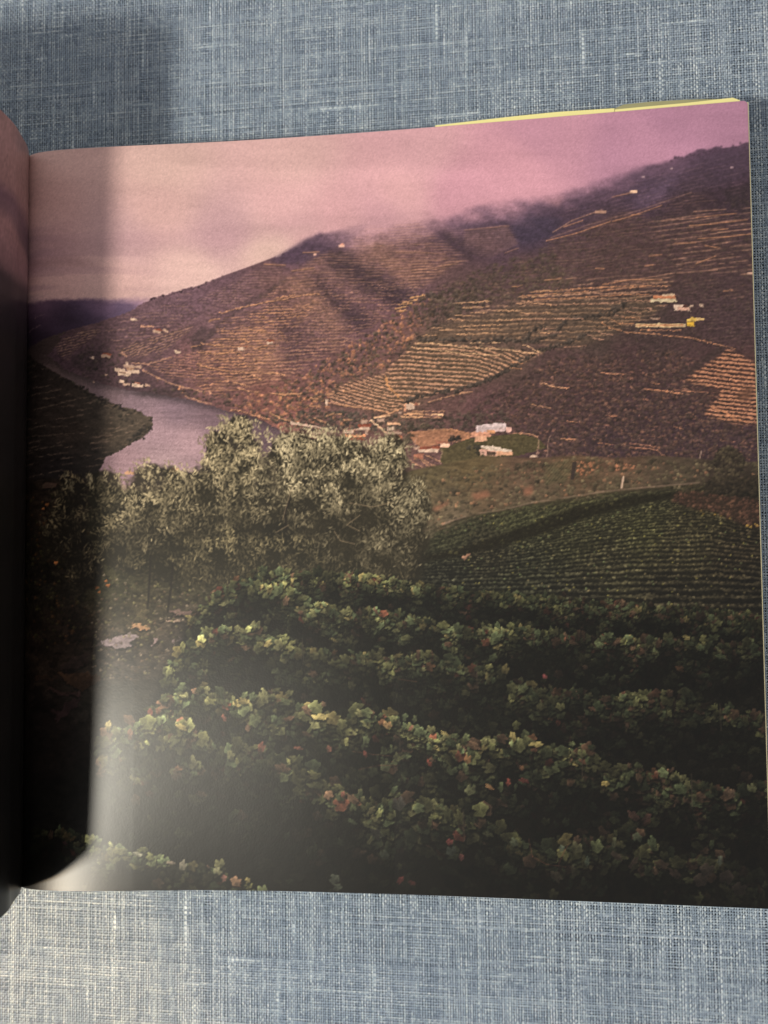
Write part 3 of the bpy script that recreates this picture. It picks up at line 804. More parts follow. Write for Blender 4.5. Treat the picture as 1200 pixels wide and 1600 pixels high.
# --- middle distance: gardens and rough ground below the village
MID = [(640, 735), (700, 724), (760, 712), (830, 716), (900, 712), (960, 716), (1020, 712), (1080, 716), (1140, 722), (1210, 722), (1210, 1000), (600, 1000), (600, 760)]
mm = pm(MID, 1)
f = field([(660, 750, 92, 80, 58), (740, 730, 98, 82, 58), (820, 730, 96, 74, 60), (900, 725, 98, 76, 58), (960, 722, 100, 74, 60), (1040, 728, 80, 66, 54), (1130, 735, 66, 54, 46),
           (680, 790, 104, 88, 68), (760, 770, 96, 78, 60), (860, 760, 92, 76, 60), (960, 755, 88, 74, 58), (1060, 750, 78, 66, 54), (1180, 745, 60, 50, 42), (700, 820, 104, 90, 74), (820, 785, 98, 82, 66)])
f *= (1 + .5 * (fbm(16, 5, 91, 4) - .5))[..., None]
CAN += mm[..., None] * (f - CAN)
scrub([(640, 740), (900, 715), (1200, 725), (1200, 760), (1000, 765), (850, 795), (700, 830), (640, 840)], 1500, 1, 4, [(70, 62, 48), (84, 74, 56), (60, 52, 42), (98, 86, 66)], .6)
scrub([(640, 740), (900, 715), (1200, 725), (1200, 760), (1000, 765), (850, 795), (700, 830), (640, 840)], 330, 0, 3, [(150, 106, 82), (160, 112, 84), (132, 118, 88)], .55)
scrub([(900, 722), (935, 720), (940, 728), (905, 748), (900, 745)], 60, 0, 2, [(156, 102, 76), (140, 92, 68)], .7)
scrub([(958, 727), (990, 724), (992, 732), (960, 736)], 40, 0, 2, [(150, 100, 76)], .7)
for p in ([(680, 800), (700, 787), (700, 783), (672, 795)], [(735, 772), (760, 766), (766, 776), (740, 782)], [(815, 765), (830, 758), (832, 772), (818, 776)]):
    mix(pm(p, 2) * .6, (160, 104, 82))
box(-5, -5, -4, -4, (0, 0, 0))
mix(pm([(850, 728), (890, 716), (896, 722), (884, 752), (850, 758)], 2) * .35, (84, 78, 54))
ph = (YY + 1.2 * (XX - 860)) / 6
mix(rows(ph, .2) * pm([(850, 728), (890, 716), (896, 722), (884, 752), (850, 758)], 2) * .3, (126, 114, 84))
quad([(893, 722), (900, 722), (895, 750), (890, 750)], (62, 50, 46), .9)
stroke([(972, 745), (969, 762)], 3, (190, 160, 140), .9)
stroke([(1093, 705), (1091, 716)], 2, (150, 124, 112), .8)
for p in ([(640, 838), (700, 815), (730, 805), (790, 795), (830, 785), (880, 778), (940, 768), (1000, 762), (1060, 757), (1090, 754)],):
    stroke(p, 2.4, (150, 122, 106), .5, .6, .3)
    stroke([(x, y + 4) for x, y in p], 3, (60, 52, 38), .6, .4)

# --- the wide vineyard slope
VF = [(650, 862), (680, 832), (740, 808), (830, 790), (900, 780), (960, 771), (1060, 762), (1100, 760), (1210, 757), (1210, 1010), (600, 1010), (600, 900), (640, 880)]
vm = pm(VF, 4)
f = field([(700, 835, 76, 74, 48), (800, 805, 84, 82, 50), (900, 790, 84, 80, 48), (1000, 772, 76, 72, 46), (1100, 800, 74, 66, 42), (1180, 770, 46, 40, 30), (900, 830, 74, 70, 44), (1000, 820, 82, 78, 46),
           (760, 860, 66, 60, 42), (700, 900, 56, 54, 40), (820, 900, 62, 60, 42), (950, 880, 72, 66, 44), (1060, 850, 76, 68, 44), (1150, 860, 62, 52, 36), (1180, 920, 48, 42, 30), (1050, 930, 54, 48, 34),
           (900, 940, 56, 52, 38), (800, 940, 52, 52, 38), (700, 940, 50, 50, 38)])
g_ = f.mean(-1, keepdims=True)
f = (g_ + (f - g_) * .78) * .98
CAN += vm[..., None] * (f * .60 - CAN)
# rows of vines seen from above, closing up with distance
yb = np.interp(XX[0], [600, 650, 760, 830, 900, 1000, 1060, 1200], [880, 868, 846, 824, 800, 782, 777, 800])[None, :]      # the dark lane
below = YY > yb
k1 = 13.5 * np.log1p(np.clip(YY - 775 - np.interp(XX[0], [650, 760, 900, 1000, 1100, 1200], [76, 60, 22, 6, 2, 18])[None, :] * sstep(960, 800, YY) + 16, 0, None) / 30.0) * 1.25 + .8 * (fbm(36, 8, 521, 3) - .5)
lf = noise(3.0, 2.2, 531) * .6 + noise(6, 3, 532) * .4
fr = k1 - np.floor(k1)
prof = np.where(fr < .55, np.sin(fr / .55 * math.pi), 0) * (.55 + .9 * (noise(5, 3, 533)))
up = f * (1.02 + 1.0 * (lf - .42))[..., None]
CAN += (vm * below * np.clip(prof, 0, 1) * np.clip(lf * 2.0 - .1, 0, 1) * .9)[..., None] * (up - CAN)
k2 = (YY + .30 * (XX - 800)) / 7.5 + .9 * (fbm(30, 10, 535, 3) - .5)
fr2 = k2 - np.floor(k2)
CAN += (vm * (~below) * np.where(fr2 < .6, np.sin(fr2 / .6 * math.pi), 0) * np.clip(lf * 2.0 - .2, 0, 1))[..., None] * (f * (.95 + .9 * (lf - .4))[..., None] - CAN)
wx, wy = (fbm(5, 4, 561, 2) - .5) * 6, (fbm(5, 4, 562, 2) - .5) * 4.5
CAN += vm[..., None] * (CAN[np.clip((YY + wy).round(), 0, CH - 1).astype(int), np.clip((XX + wx).round(), 0, CW - 1).astype(int)] - CAN)
vx, vy = rng.uniform(640, 1200, 9000), rng.uniform(770, 985, 9000)
ok = inside(vx, vy, VF)
for x, y in sorted(zip(vx[ok], vy[ok]), key=lambda p: p[1]):
    xi, yi = int(x), int(y)
    q = prof[yi, xi] if below[yi, xi] else .5
    big = (y - 770) / 215
    c = f[yi, xi] * (.45 + 1.0 * q * rng.uniform(.7, 1.4))
    splat(blobs[rng.integers(0, 4 + int(8 * big))], c, x, y, .55)
for k in range(260):
    x, y = rng.uniform(720, 1190), rng.uniform(790, 960)
    if inside(np.array([x]), np.array([y]), VF)[0]:
        splat(blobs[rng.integers(0, 4)], np.array([(150, 140, 78), (132, 118, 84), (110, 120, 80)][rng.integers(3)]) * rng.uniform(.7, 1.1), x, y, .6)
mix(pm([(640, 872), (720, 858), (760, 843), (830, 818), (900, 793), (990, 776), (1060, 768), (1060, 778), (1000, 787), (920, 808), (840, 836), (770, 858), (700, 872), (640, 880)], 2) * .95 * (.55 + .7 * lf), (34, 30, 20))
scrub([(640, 872), (760, 843), (900, 790), (1060, 765), (1060, 775), (900, 806), (770, 855), (640, 880)], 420, 0, 3, [(60, 58, 38), (44, 40, 28), (76, 72, 46)], .7)
splat(blobs[14], (150, 112, 92), 724, 872, .9); splat(blobs[10], (140, 102, 84), 730, 868, .8)
scrub([(660, 838), (740, 808), (830, 790), (960, 771), (1090, 758), (1090, 766), (960, 780), (830, 800), (740, 820), (660, 852)], 520, 0, 3, [(84, 74, 56), (60, 54, 40), (104, 90, 72), (46, 42, 30)], .7)
# russet hedge and dark tree on the right
HG = [(1045, 782), (1056, 770), (1090, 768), (1140, 776), (1210, 782), (1210, 830), (1150, 818), (1120, 802), (1080, 795)]
mix(pm(HG, 3) * .8, (58, 42, 35))
scrub(HG, 620, 0, 3, [(84, 58, 48), (72, 50, 41), (96, 68, 54), (56, 40, 34)], .75)
scrub([(1045, 785), (1060, 790), (1120, 805), (1200, 825), (1200, 832), (1110, 810)], 60, 0, 2, [(176, 140, 70), (150, 120, 64)], .7)
TR = [(1112, 720), (1118, 704), (1135, 698), (1150, 703), (1160, 716), (1158, 735), (1150, 750), (1156, 770), (1120, 772), (1116, 750)]
mix(pm(TR, 1) * .8, (46, 38, 32))
scrub(TR, 420, 0, 4, [(62, 54, 42), (48, 40, 34), (78, 68, 52)], .75)
scrub([(1100, 748), (1200, 742), (1200, 775), (1100, 772)], 260, 1, 4, [(52, 44, 34), (40, 34, 28)], .75)

# --- ground under the olive trees: dry-stone walls
GL = [(20, 742), (60, 752), (130, 750), (330, 800), (660, 870), (640, 1000), (330, 1010), (250, 1150), (180, 1200), (150, 1420), (0, 1420), (0, 750)]
gm = pm(GL, 3)
f = field([(60, 780, 44, 34, 28), (60, 900, 36, 30, 24), (100, 1000, 42, 32, 26), (80, 1150, 28, 22, 20), (200, 900, 66, 62, 44), (230, 960, 72, 64, 48), (300, 900, 58, 54, 40), (280, 980, 72, 62, 54), (200, 1030, 58, 50, 44),
           (200, 1100, 44, 40, 34), (60, 1350, 16, 14, 13), (120, 1250, 20, 18, 16), (450, 900, 46, 44, 32), (580, 900, 44, 42, 32)])
f *= (1 + .9 * (fbm(9, 6, 541, 4) - .5))[..., None]
CAN += gm[..., None] * (f - CAN)
for p, c in (([(165, 1003), (180, 993), (205, 990), (218, 992), (215, 1003), (200, 1012), (180, 1010)], (160, 140, 142)),
             ([(210, 972), (225, 975), (238, 982), (230, 985), (214, 980)], (176, 134, 100)), ([(240, 996), (250, 994), (252, 1002), (242, 1006)], (150, 126, 124)),
             ([(258, 966), (285, 968), (288, 974), (262, 971)], (168, 140, 122)), ([(265, 954), (300, 955), (298, 964), (272, 960)], (130, 104, 96)), ([(240, 898), (264, 896), (268, 902), (244, 904)], (170, 132, 122)),
             ([(278, 995), (286, 997), (284, 1006), (276, 1003)], (128, 110, 110)), ([(95, 1050), (120, 1048), (165, 1052), (160, 1058), (140, 1078), (118, 1070)], (112, 76, 52)),
             ([(120, 1026), (150, 1020), (150, 1034), (128, 1042), (104, 1046)], (84, 64, 58)), ([(78, 1072), (130, 1078), (140, 1086), (100, 1082)], (96, 66, 62)),
             ([(90, 1110), (135, 1085), (130, 1100), (95, 1125)], (84, 56, 58)), ([(62, 1052), (95, 1056), (92, 1062), (66, 1060)], (86, 60, 46)), ([(74, 760), (80, 755), (98, 757), (96, 763), (76, 765)], (150, 112, 96))):
    quad([(x, y + 4) for x, y in p], (30, 24, 22), .7)
    quad(p, np.array(c) * (.7 if p[0][0] < 150 else .95), .6 if p[0][0] < 150 else .85)
stroke([(170, 1006), (195, 1004), (205, 996)], 1.4, (110, 92, 94), .6)
stroke([(150, 1010), (165, 1006), (185, 1016)], 2, (110, 94, 88), .7, .3)
b = np.s_[880:1140, 0:330]
CAN[b] *= (1 + .5 * (np.roll(N11, 333, 1)[b] - .5) + .3 * (NH[b] - .5))[..., None]
wx, wy = (fbm(8, 7, 571, 3) - .5) * 22, (fbm(8, 7, 572, 3) - .5) * 13
CAN[b] = CAN[np.clip((YY + wy).round(), 0, CH - 1).astype(int)[b], np.clip((XX + wx).round(), 0, CW - 1).astype(int)[b]]
for k in range(520):
    x, y = rng.uniform(150, 320), rng.uniform(880, 1060)
    c = np.array([(132, 124, 84), (110, 88, 70), (86, 80, 56), (150, 132, 112)][rng.integers(4)]) * rng.uniform(.6, 1.1)
    splat(blobs[rng.integers(0, 8)], c, x, y, .6)
for k in range(500):
    x, y = rng.uniform(20, 150), rng.uniform(770, 1010)
    c = np.array([(72, 66, 40), (92, 62, 38), (54, 50, 34), (40, 34, 26)][rng.integers(4)]) * rng.uniform(.6, 1.1)
    splat(blobs[rng.integers(0, 10)], c, x, y, .6)
for x, y in ((158, 918), (172, 908), (162, 925), (175, 915), (110, 858), (120, 852), (112, 868), (96, 880), (82, 790), (76, 796)):
    splat(blobs[rng.integers(6, 12)], np.array((176, 108, 62)) * rng.uniform(.7, 1.1), x, y, .8)

# --- olive trees
LEN = []
for L_, w_ in ((4.6, 1.7), (6.0, 2.0), (7.4, 2.3)):
    for k in range(18):
        an = math.pi * k / 18
        s = int(L_ + 5)
        q, p = np.mgrid[0:s, 0:s].astype(np.float32) - (s - 1) / 2
        u, v = p * math.cos(an) + q * math.sin(an), -p * math.sin(an) + q * math.cos(an)
        hw = w_ / 2 * np.sqrt(np.clip(1 - (2 * u / L_) ** 2, 0, 1))
        LEN.append((np.clip(hw - np.abs(v) + .4, 0, 1) * (np.abs(u) < L_ / 2), np.ones_like(p)))


def olive(blobs_, n, lit, base, low, bright=1.0, seed=0):
    r = np.random.default_rng(seed)
    tot = sum(b[2] * b[3] for b in blobs_)
    for cx, cy, rx, ry in blobs_:
        b = np.s_[int(cy - ry * 1.3):int(cy + ry * 1.3), max(int(cx - rx * 1.3), 0):int(cx + rx * 1.3)]
        dd = np.hypot((XX[b] - cx) / rx, (YY[b] - cy) / ry) + .32 * (np.roll(N11, seed * 61, 1)[b] - .5)
        v = CAN[b]
        v += (sstep(1.02, .80, dd) * .86)[..., None] * (np.asarray(base, np.float32) - v)
    pts = []
    for cx, cy, rx, ry in blobs_:
        m_ = int(n * rx * ry / tot)
        # sprays: groups of leaves that hang together
        ns = max(6, m_ // 14)
        for s_ in range(ns):
            t, d = r.uniform(0, 2 * math.pi), math.sqrt(r.random()) * 1.04
            sx, sy = cx + rx * d * math.cos(t), cy + ry * d * math.sin(t)
            hgt = (cy - sy) / ry                                  # 1 at the top
            out = d
            l0 = .40 + .30 * hgt + .14 * (out - .6) + r.normal(0, .14)
            a0 = r.uniform(-2.4, -.7)
            for j in range(14):
                pts.append((sy, sx + r.normal(0, 6.5), sy + r.normal(0, 5.5), l0 + r.normal(0, .16), a0 + r.normal(0, .6)))
    pts.sort(key=lambda p: p[3])
    lit, low = np.array(lit, np.float32), np.array(low, np.float32)
    for _, x, y, l, a0 in pts:
        l = min(max(l, 0), 1)
        c = (low + (lit - low) * l ** 1.5) * bright * r.uniform(.85, 1.12)
        splat(LEN[r.integers(3) * 18 + int((a0 % math.pi) / math.pi * 18) % 18], c, x, y, .45 + .4 * l)


OL, OB, OD = (200, 181, 144), (48, 43, 32), (68, 61, 46)
mix(pm([(150, 800), (330, 760), (640, 790), (668, 850), (655, 905), (560, 925), (380, 920), (200, 900)], 8), (42, 38, 29))
olive([(120, 775, 26, 34), (112, 830, 34, 50), (140, 880, 30, 46)], 900, (150, 130, 98), (36, 30, 24), (44, 38, 30), .9, 1)
olive([(170, 770, 28, 38), (175, 810, 34, 40), (190, 850, 44, 40)], 1000, (178, 160, 124), OB, OD, .9, 2)
olive([(420, 880, 120, 46), (560, 880, 90, 44), (270, 870, 70, 40), (340, 870, 70, 50)], 3400, (164, 148, 112), (46, 42, 31), (60, 54, 40), .9, 3)
olive([(610, 830, 62, 70), (545, 800, 90, 80), (640, 800, 28, 50), (655, 790, 18, 30)], 3400, (192, 176, 142), OB, OD, .9, 4)
olive([(250, 780, 54, 58), (300, 790, 50, 60), (225, 815, 36, 50)], 2500, OL, OB, OD, 1, 5)
olive([(365, 715, 44, 58), (350, 760, 50, 60), (385, 770, 46, 70), (340, 700, 18, 30), (375, 670, 20, 24)], 3200, OL, OB, OD, 1, 6)
olive([(470, 730, 48, 56), (520, 720, 52, 46), (600, 740, 40, 54), (565, 770, 60, 56), (480, 790, 50, 50), (450, 705, 30, 34), (610, 705, 26, 30), (432, 760, 34, 60), (530, 740, 80, 60)], 5600, (208, 190, 154), OB, OD, 1, 7)
# upright shoots on the crowns
for x, y, h in ((112, 745, 20), (120, 752, 18), (148, 740, 14), (150, 745, 20), (172, 738, 16), (192, 745, 16), (350, 652, 22), (357, 655, 24), (372, 654, 18), (345, 665, 20), (332, 670, 12), (402, 660, 14), (416, 668, 16), (440, 668, 14), (500, 672, 12), (455, 676, 12), (524, 672, 10), (600, 690, 14), (250, 735, 12), (236, 742, 14), (625, 735, 14), (652, 760, 12)):
    for j in range(int(h * .9)):
        yy = y + rng.uniform(-3, h)
        splat(LEN[rng.integers(2) * 18 + rng.integers(6, 13)], np.array(OL) * rng.uniform(.6, .95) * (.7 if x < 150 else 1), x + rng.normal(0, 2.2), yy, .85)
for p in ([(238, 870), (237, 905), (234, 950)], [(272, 880), (269, 920), (264, 955)], [(446, 830), (444, 800), (452, 780)]):
    stroke(p, 3.4, (40, 34, 28), .85)
for p in ([(430, 832), (440, 826), (450, 820)], [(520, 830), (530, 845), (552, 850)], [(560, 805), (540, 820), (560, 830)], [(455, 760), (446, 790), (440, 812)], [(610, 785), (580, 792), (545, 786)]):
    stroke(p, 1.5, (140, 120, 96), .6)

# --- the vines in front
LV = {}


def leafset(R, n=16, seed=0):
    r = np.random.default_rng(900 + seed)
    out = []
    for k in range(n):
        s = int(R * 2.6 + 4)
        q, p = np.mgrid[0:s, 0:s].astype(np.float32) - (s - 1) / 2
        rot, sq, sa = r.uniform(0, 6.28), r.uniform(.34, 1.0), r.uniform(0, 3.14)
        u, v = p * math.cos(sa) + q * math.sin(sa), (-p * math.sin(sa) + q * math.cos(sa)) / sq
        an = np.arctan2(v, u) - rot
        an = (an + math.pi) % (2 * math.pi) - math.pi
        lob = 1 + .11 * np.cos(5 * an) + .035 * np.cos(15 * an + k) + .05 * np.cos(3 * an + 2 * k) - .42 * np.exp(-((np.abs(an) - math.pi) / .30) ** 2)
        rr = R * lob * .9
        d = np.hypot(u, v)
        al = np.clip(rr - d + .5, 0, 1)
        vein = sum(np.exp(-(np.abs((an - a_ + math.pi) % (2 * math.pi) - math.pi) * d / .7) ** 2) for a_ in (0, 1.25, -1.25, 2.35, -2.35)) * (d < R * .9)
        la = r.uniform(-2.6, -.5)
        sh = .80 + .30 * (p * math.cos(la) + q * math.sin(la)) / R + .12 * np.clip(vein, 0, 1) + .20 * sstep(.72, 1.0, d / np.maximum(rr, .1)) + .10 * np.sin(an * 2.5 + k)
        out.append((al.astype(np.float32), np.clip(sh, .25, 1.5).astype(np.float32)))
    return out


for R_ in (3, 4, 5, 6, 7, 8, 9, 10, 12, 14, 16):
    LV[R_] = leafset(R_, 20, R_)
SIZES = sorted(LV)
GREENS = np.array([(106, 112, 74), (96, 104, 70), (116, 116, 74), (94, 104, 70), (122, 118, 78), (102, 100, 64)], np.float32)
YEL = np.array([(140, 136, 84), (130, 130, 80), (148, 132, 82)], np.float32)
RED = np.array([(142, 84, 62), (126, 68, 54), (148, 102, 70), (122, 82, 62)], np.float32)
BRN = np.array([(120, 88, 66), (104, 78, 60), (132, 100, 76)], np.float32)


POCK = fbm(26, 20, 881, 3)


def vine(crest, depth, R_, dens, bright, under=(14, 12, 9), gap=.0, seed=0, red=.05, tail=1.0):
    r = np.random.default_rng(seed + 70)
    cx, cy = np.array([p[0] for p in crest], float), np.array([p[1] for p in crest], float)
    yc = np.interp(XX[0], cx, cy)[None, :]
    rag = 7 * (np.roll(N11, seed * 83, 1) - .5)
    m_ = sstep(2, 12, YY - yc + rag) * sstep(depth * 1.5, depth * .8, YY - yc) * (XX > cx[0] + 2) * (XX < cx[-1])
    mix(m_ * .93, under)
    L_ = cx[-1] - cx[0]
    n_ = int(L_ * depth / (R_ * R_) * dens * 1.7)
    x = r.uniform(cx[0], cx[-1], n_)
    d = np.where(r.random(n_) < .62, r.gamma(1.25, depth * .24, n_) - R_ * .5, r.uniform(0, depth * 1.5, n_))
    tuft = np.interp(x, np.arange(0, 1300, 13), r.normal(0, 1, len(range(0, 1300, 13)))) * R_ * .8
    lump = np.interp(x, np.arange(0, 1300, 22), r.uniform(-.6, 1.0, len(range(0, 1300, 22))))
    keep = d < depth * (1.25 + .5 * lump)
    x, d = x[keep], d[keep]
    o = np.argsort(-d)
    br = np.interp(x, [b[0] for b in bright], [b[1] for b in bright])
    clus = np.interp(x, np.arange(0, 1300, 15), r.random(len(range(0, 1300, 15))))
    for i in o:
        y = np.interp(x[i], cx, cy) + d[i] + tuft[i] * math.exp(-max(d[i], 0) / (depth * .5))
        lev = math.exp(-max(d[i], 0) / (depth * .43)) * (.55 + .6 * clus[i])
        t = r.random()
        xi, yi = int(min(max(x[i], 0), CW - 1)), int(min(max(y, 0), CH - 1))
        reddish = NL[yi, (xi * 2 + 300) % CW] > .60
        if t < red * (1.5 if reddish else .12):
            c = RED[r.integers(4)] * .95
        elif t < .10 + .10 * reddish + (.12 if x[i] > 880 else 0):
            c = BRN[r.integers(3)]
        elif t < .32 and d[i] < R_ * 2.2:
            c = YEL[r.integers(3)]
        else:
            c = GREENS[r.integers(6)]
        rs = min(SIZES, key=lambda s: abs(s - R_ * r.uniform(.5, 1.3)))
        c = np.maximum(c * (.21 + .98 * lev) * br[i] * r.uniform(.72, 1.22), (20, 18, 13))
        st = LV[rs][r.integers(20)]
        pk = .52 + .80 * sstep(.36, .66, POCK[yi, xi])
        c = (c * .84 + c.mean() * .08) * (pk if d[i] > R_ * .8 else .5 + .5 * pk)
        splat(st, (10, 9, 7), x[i] + R_ * .18, y + R_ * .34, .50)
        splat(st, c, x[i], y, .95)


def twig(p, c=(150, 66, 48), w=1.6):
    stroke(p, w, c, .85)


DARK = [(150, 880), (1210, 930), (1210, 1430), (100, 1430), (180, 1200), (250, 1060), (300, 970), (380, 900), (640, 905), (760, 930)]
mix(pm([(384, 905), (640, 915), (760, 935), (1210, 980), (1210, 1430), (140, 1430), (160, 1180), (240, 1100), (300, 960)], 6), (15, 13, 10))
vine([(600, 940), (760, 928), (880, 938), (1000, 950), (1210, 965)], 40, 4, .9, [(600, .62), (1000, .6), (1200, .5)], seed=20)
vine([(382, 905), (400, 894), (430, 896), (480, 900), (560, 903), (620, 912), (680, 922), (740, 930), (800, 938), (850, 938), (900, 950), (950, 956), (1010, 948), (1060, 962), (1210, 975)], 72, 6, 1.05,
     [(380, .92), (700, .74), (1000, .62), (1200, .46)], seed=1, red=.06)
vine([(294, 985), (310, 958), (335, 935), (370, 916), (400, 915), (430, 925), (470, 942), (520, 957), (600, 962), (660, 972), (700, 986), (760, 990), (830, 984), (880, 998), (950, 1004), (1020, 1003), (1080, 1006), (1210, 1014)], 92, 7.2, 1.05,
     [(290, .95), (420, .95), (700, .74), (900, .68), (1200, .44)], seed=2, red=.09)
vine([(258, 1062), (275, 1030), (300, 1005), (340, 990), (390, 986), (420, 996), (460, 1010), (490, 1024), (540, 1030), (600, 1030), (650, 1028), (700, 1042), (740, 1054), (785, 1052), (800, 1075), (840, 1088), (890, 1086), (930, 1094), (980, 1096),
      (1030, 1090), (1065, 1088), (1100, 1108), (1150, 1122), (1210, 1134)], 112, 8.6, 1.1, [(258, 1.1), (420, .95), (700, .78), (900, .66), (1200, .44)], seed=3, red=.05)
vine([(232, 1118), (262, 1092), (300, 1083), (345, 1088), (367, 1100), (400, 1088), (440, 1092), (480, 1108), (520, 1128), (540, 1135), (552, 1118), (590, 1122), (640, 1136), (680, 1152), (705, 1166), (735, 1164), (780, 1158), (800, 1150), (830, 1170), (860, 1182), (905, 1178),
      (930, 1186), (955, 1210), (985, 1203), (1020, 1212), (1060, 1216), (1095, 1236), (1130, 1240), (1160, 1226), (1210, 1232)], 136, 10.5, 1.15, [(230, 1.15), (420, 1.12), (700, .98), (900, .78), (1050, .66), (1200, .48)], seed=4, red=.08)
vine([(160, 1168), (190, 1140), (240, 1134), (300, 1146), (350, 1168), (400, 1186), (440, 1196), (480, 1216), (520, 1238), (560, 1250), (590, 1262), (620, 1250), (660, 1266), (700, 1275), (750, 1284), (790, 1306), (820, 1338), (870, 1328), (910, 1326), (950, 1312), (985, 1292), (1010, 1326),
      (1040, 1346), (1070, 1358), (1100, 1346), (1130, 1342), (1165, 1372), (1210, 1386)], 130, 11.5, 1.1, [(160, 1.25), (350, 1.0), (500, .74), (700, .6), (900, .48), (1010, .5), (1200, .30)], seed=5, red=.05)
vine([(60, 1300), (110, 1290), (160, 1318), (220, 1326), (255, 1334), (300, 1352), (345, 1356), (372, 1378), (405, 1390), (420, 1420)], 60, 8, .5, [(60, .35), (160, .95), (420, .9)], seed=6, red=.10)
# single leaves and shoots that stand out
for x, y, R_, c in ((408, 1168, 9, (206, 92, 62)), (464, 1170, 8, (206, 100, 66)), (512, 1172, 6, (190, 96, 66)), (568, 1180, 7, (186, 70, 50)), (668, 1194, 7, (206, 72, 46)), (350, 1122, 7, (206, 96, 66)), (603, 1134, 8, (216, 150, 76)), (640, 1140, 6, (206, 110, 76)),
                    (728, 1188, 8, (216, 130, 60)), (762, 1232, 9, (222, 140, 66)), (791, 1224, 7, (206, 72, 50)), (816, 1222, 9, (150, 50, 40)), (732, 1236, 10, (134, 136, 76)), (780, 1232, 9, (110, 126, 66)), (726, 1204, 10, (124, 136, 70)), (942, 1226, 7, (216, 176, 70)), (534, 1243, 6, (196, 90, 66)),
                    (848, 1058, 5, (196, 70, 70)), (880, 1000, 4, (200, 90, 50)), (622, 1378, 8, (140, 44, 38)), (640, 1382, 7, (112, 40, 34)), (520, 1375, 9, (98, 106, 78)), (524, 1388, 8, (88, 96, 70)), (600, 1200, 9, (116, 122, 70)), (548, 1285, 9, (92, 108, 60)), (578, 1268, 8, (134, 120, 64)),
                    (897, 1326, 10, (104, 100, 56)), (874, 1328, 6, (110, 124, 90)), (913, 1348, 9, (88, 104, 76)), (866, 1372, 12, (74, 62, 42)), (892, 1362, 10, (70, 64, 40)), (960, 1340, 12, (84, 62, 46)), (985, 1350, 12, (78, 56, 42)), (955, 1318, 9, (104, 106, 62)), (992, 1310, 9, (92, 104, 66)),
                    (985, 1275, 12, (104, 60, 46)), (1006, 1280, 10, (96, 54, 42)), (1030, 1352, 12, (84, 58, 40)), (1050, 1366, 12, (74, 50, 38)), (1100, 1360, 12, (76, 58, 46)), (1120, 1346, 9, (100, 110, 84)), (1130, 1372, 12, (64, 48, 38)), (1090, 1376, 12, (72, 52, 40)), (1150, 1390, 12, (56, 42, 34)),
                    (1135, 1240, 10, (120, 84, 58)), (1170, 1232, 9, (122, 122, 66)), (1195, 1238, 9, (110, 116, 66)), (700, 1318, 6, (170, 56, 52)), (718, 1342, 6, (140, 60, 54)), (702, 1332, 9, (70, 78, 62)), (760, 1306, 9, (86, 88, 50)), (800, 1318, 8, (96, 106, 72)), (620, 1258, 12, (86, 78, 66)), (598, 1338, 9, (70, 78, 56)),
                    (585, 1306, 12, (58, 52, 42)), (220, 1330, 8, (206, 196, 150)), (270, 1345, 8, (206, 170, 130)), (288, 1350, 9, (190, 170, 130)), (340, 1360, 8, (190, 180, 110)), (350, 1372, 6, (206, 110, 90)), (115, 1300, 8, (110, 82, 34)), (124, 1304, 7, (120, 88, 38)), (108, 1292, 7, (92, 72, 32)), (112, 1310, 5, (90, 36, 40))):
    c = np.array(c, float)
    splat(LV[R_][rng.integers(20)], (c * .6 + c.mean() * .4) * (.72 if y > 1150 else .8), x, y, .85)
for p in ([(548, 1175), (580, 1180), (610, 1183)], [(558, 1203), (590, 1197), (622, 1197)], [(620, 1062), (648, 1066)], [(822, 1312), (828, 1340), (850, 1352), (880, 1356)], [(868, 1352), (878, 1330), (884, 1320)]):
    stroke(p, 1.3, (96, 58, 46), .55, .5)
# stakes and wires half hidden in the rows
for x, y, h in ((742, 1046, 34), (1004, 1000, 26), (620, 1132, 40), (905, 1176, 44), (470, 1004, 30), (350, 1085, 34), (1120, 1106, 36), (830, 986, 22), (560, 955, 22), (1075, 1216, 44), (720, 1272, 44)):
    stroke([(x, y - 6), (x + 1.5, y + h)], 2.0, (62, 54, 44), .6, .5)

# --- print: the press darkens the deep tones
lum = CAN.mean(-1, keepdims=True)
CAN *= np.clip(np.clip(lum, 8, 150) / 135.0, .1, 1) ** .17
# --- print: slight softness and grain of the paper and screen
sh = CAN - blur(CAN, 2, 2)
CAN = CAN + sh * (.4 * sstep(430, 470, YY) * (XX > 40))[..., None]
CAN = .8 * CAN + .2 * blur(CAN, 1, 1)
CAN *= (1 + .028 * GR + .05 * (noise(2.6, 2.6, 601) - .5))[..., None]
CAN += (GR * 1.4)[..., None]
CAN = np.clip(CAN, 4, 250)

# ================================================================ the book
def page_quad_to_drawing():
    """3 x 3 map from page fractions (u, v from the top) to the drawing grid: the picture fills the page to its edges"""
    src = [(0, 0), (0, 1), (1, 1), (1, 0)]
    dst = [(38, 247), (20, 1378), (1197, 1420), (1168, 157)]
    A, b = [], []
    for (u, v), (x, y) in zip(src, dst):
        A += [[u, v, 1, 0, 0, 0, -u * x, -v * x], [0, 0, 0, u, v, 1, -u * y, -v * y]]
        b += [x, y]
    h = np.linalg.solve(np.array(A, float), np.array(b, float))
    return np.append(h, 1).reshape(3, 3)


TL, BL, BR_, TR_ = [np.array(p) for p in ((0.00097, 0.28886), (-0.00085, -0.00116), (0.28250, 0.00083), (0.28292, 0.29081))]


def page_xy(u, v):
    """page fractions to the table plane: v = 0 at the top edge"""
    u, v = u[..., None], v[..., None]
    return (TL * (1 - u) + TR_ * u) * (1 - v) + (BL * (1 - u) + BR_ * u) * v


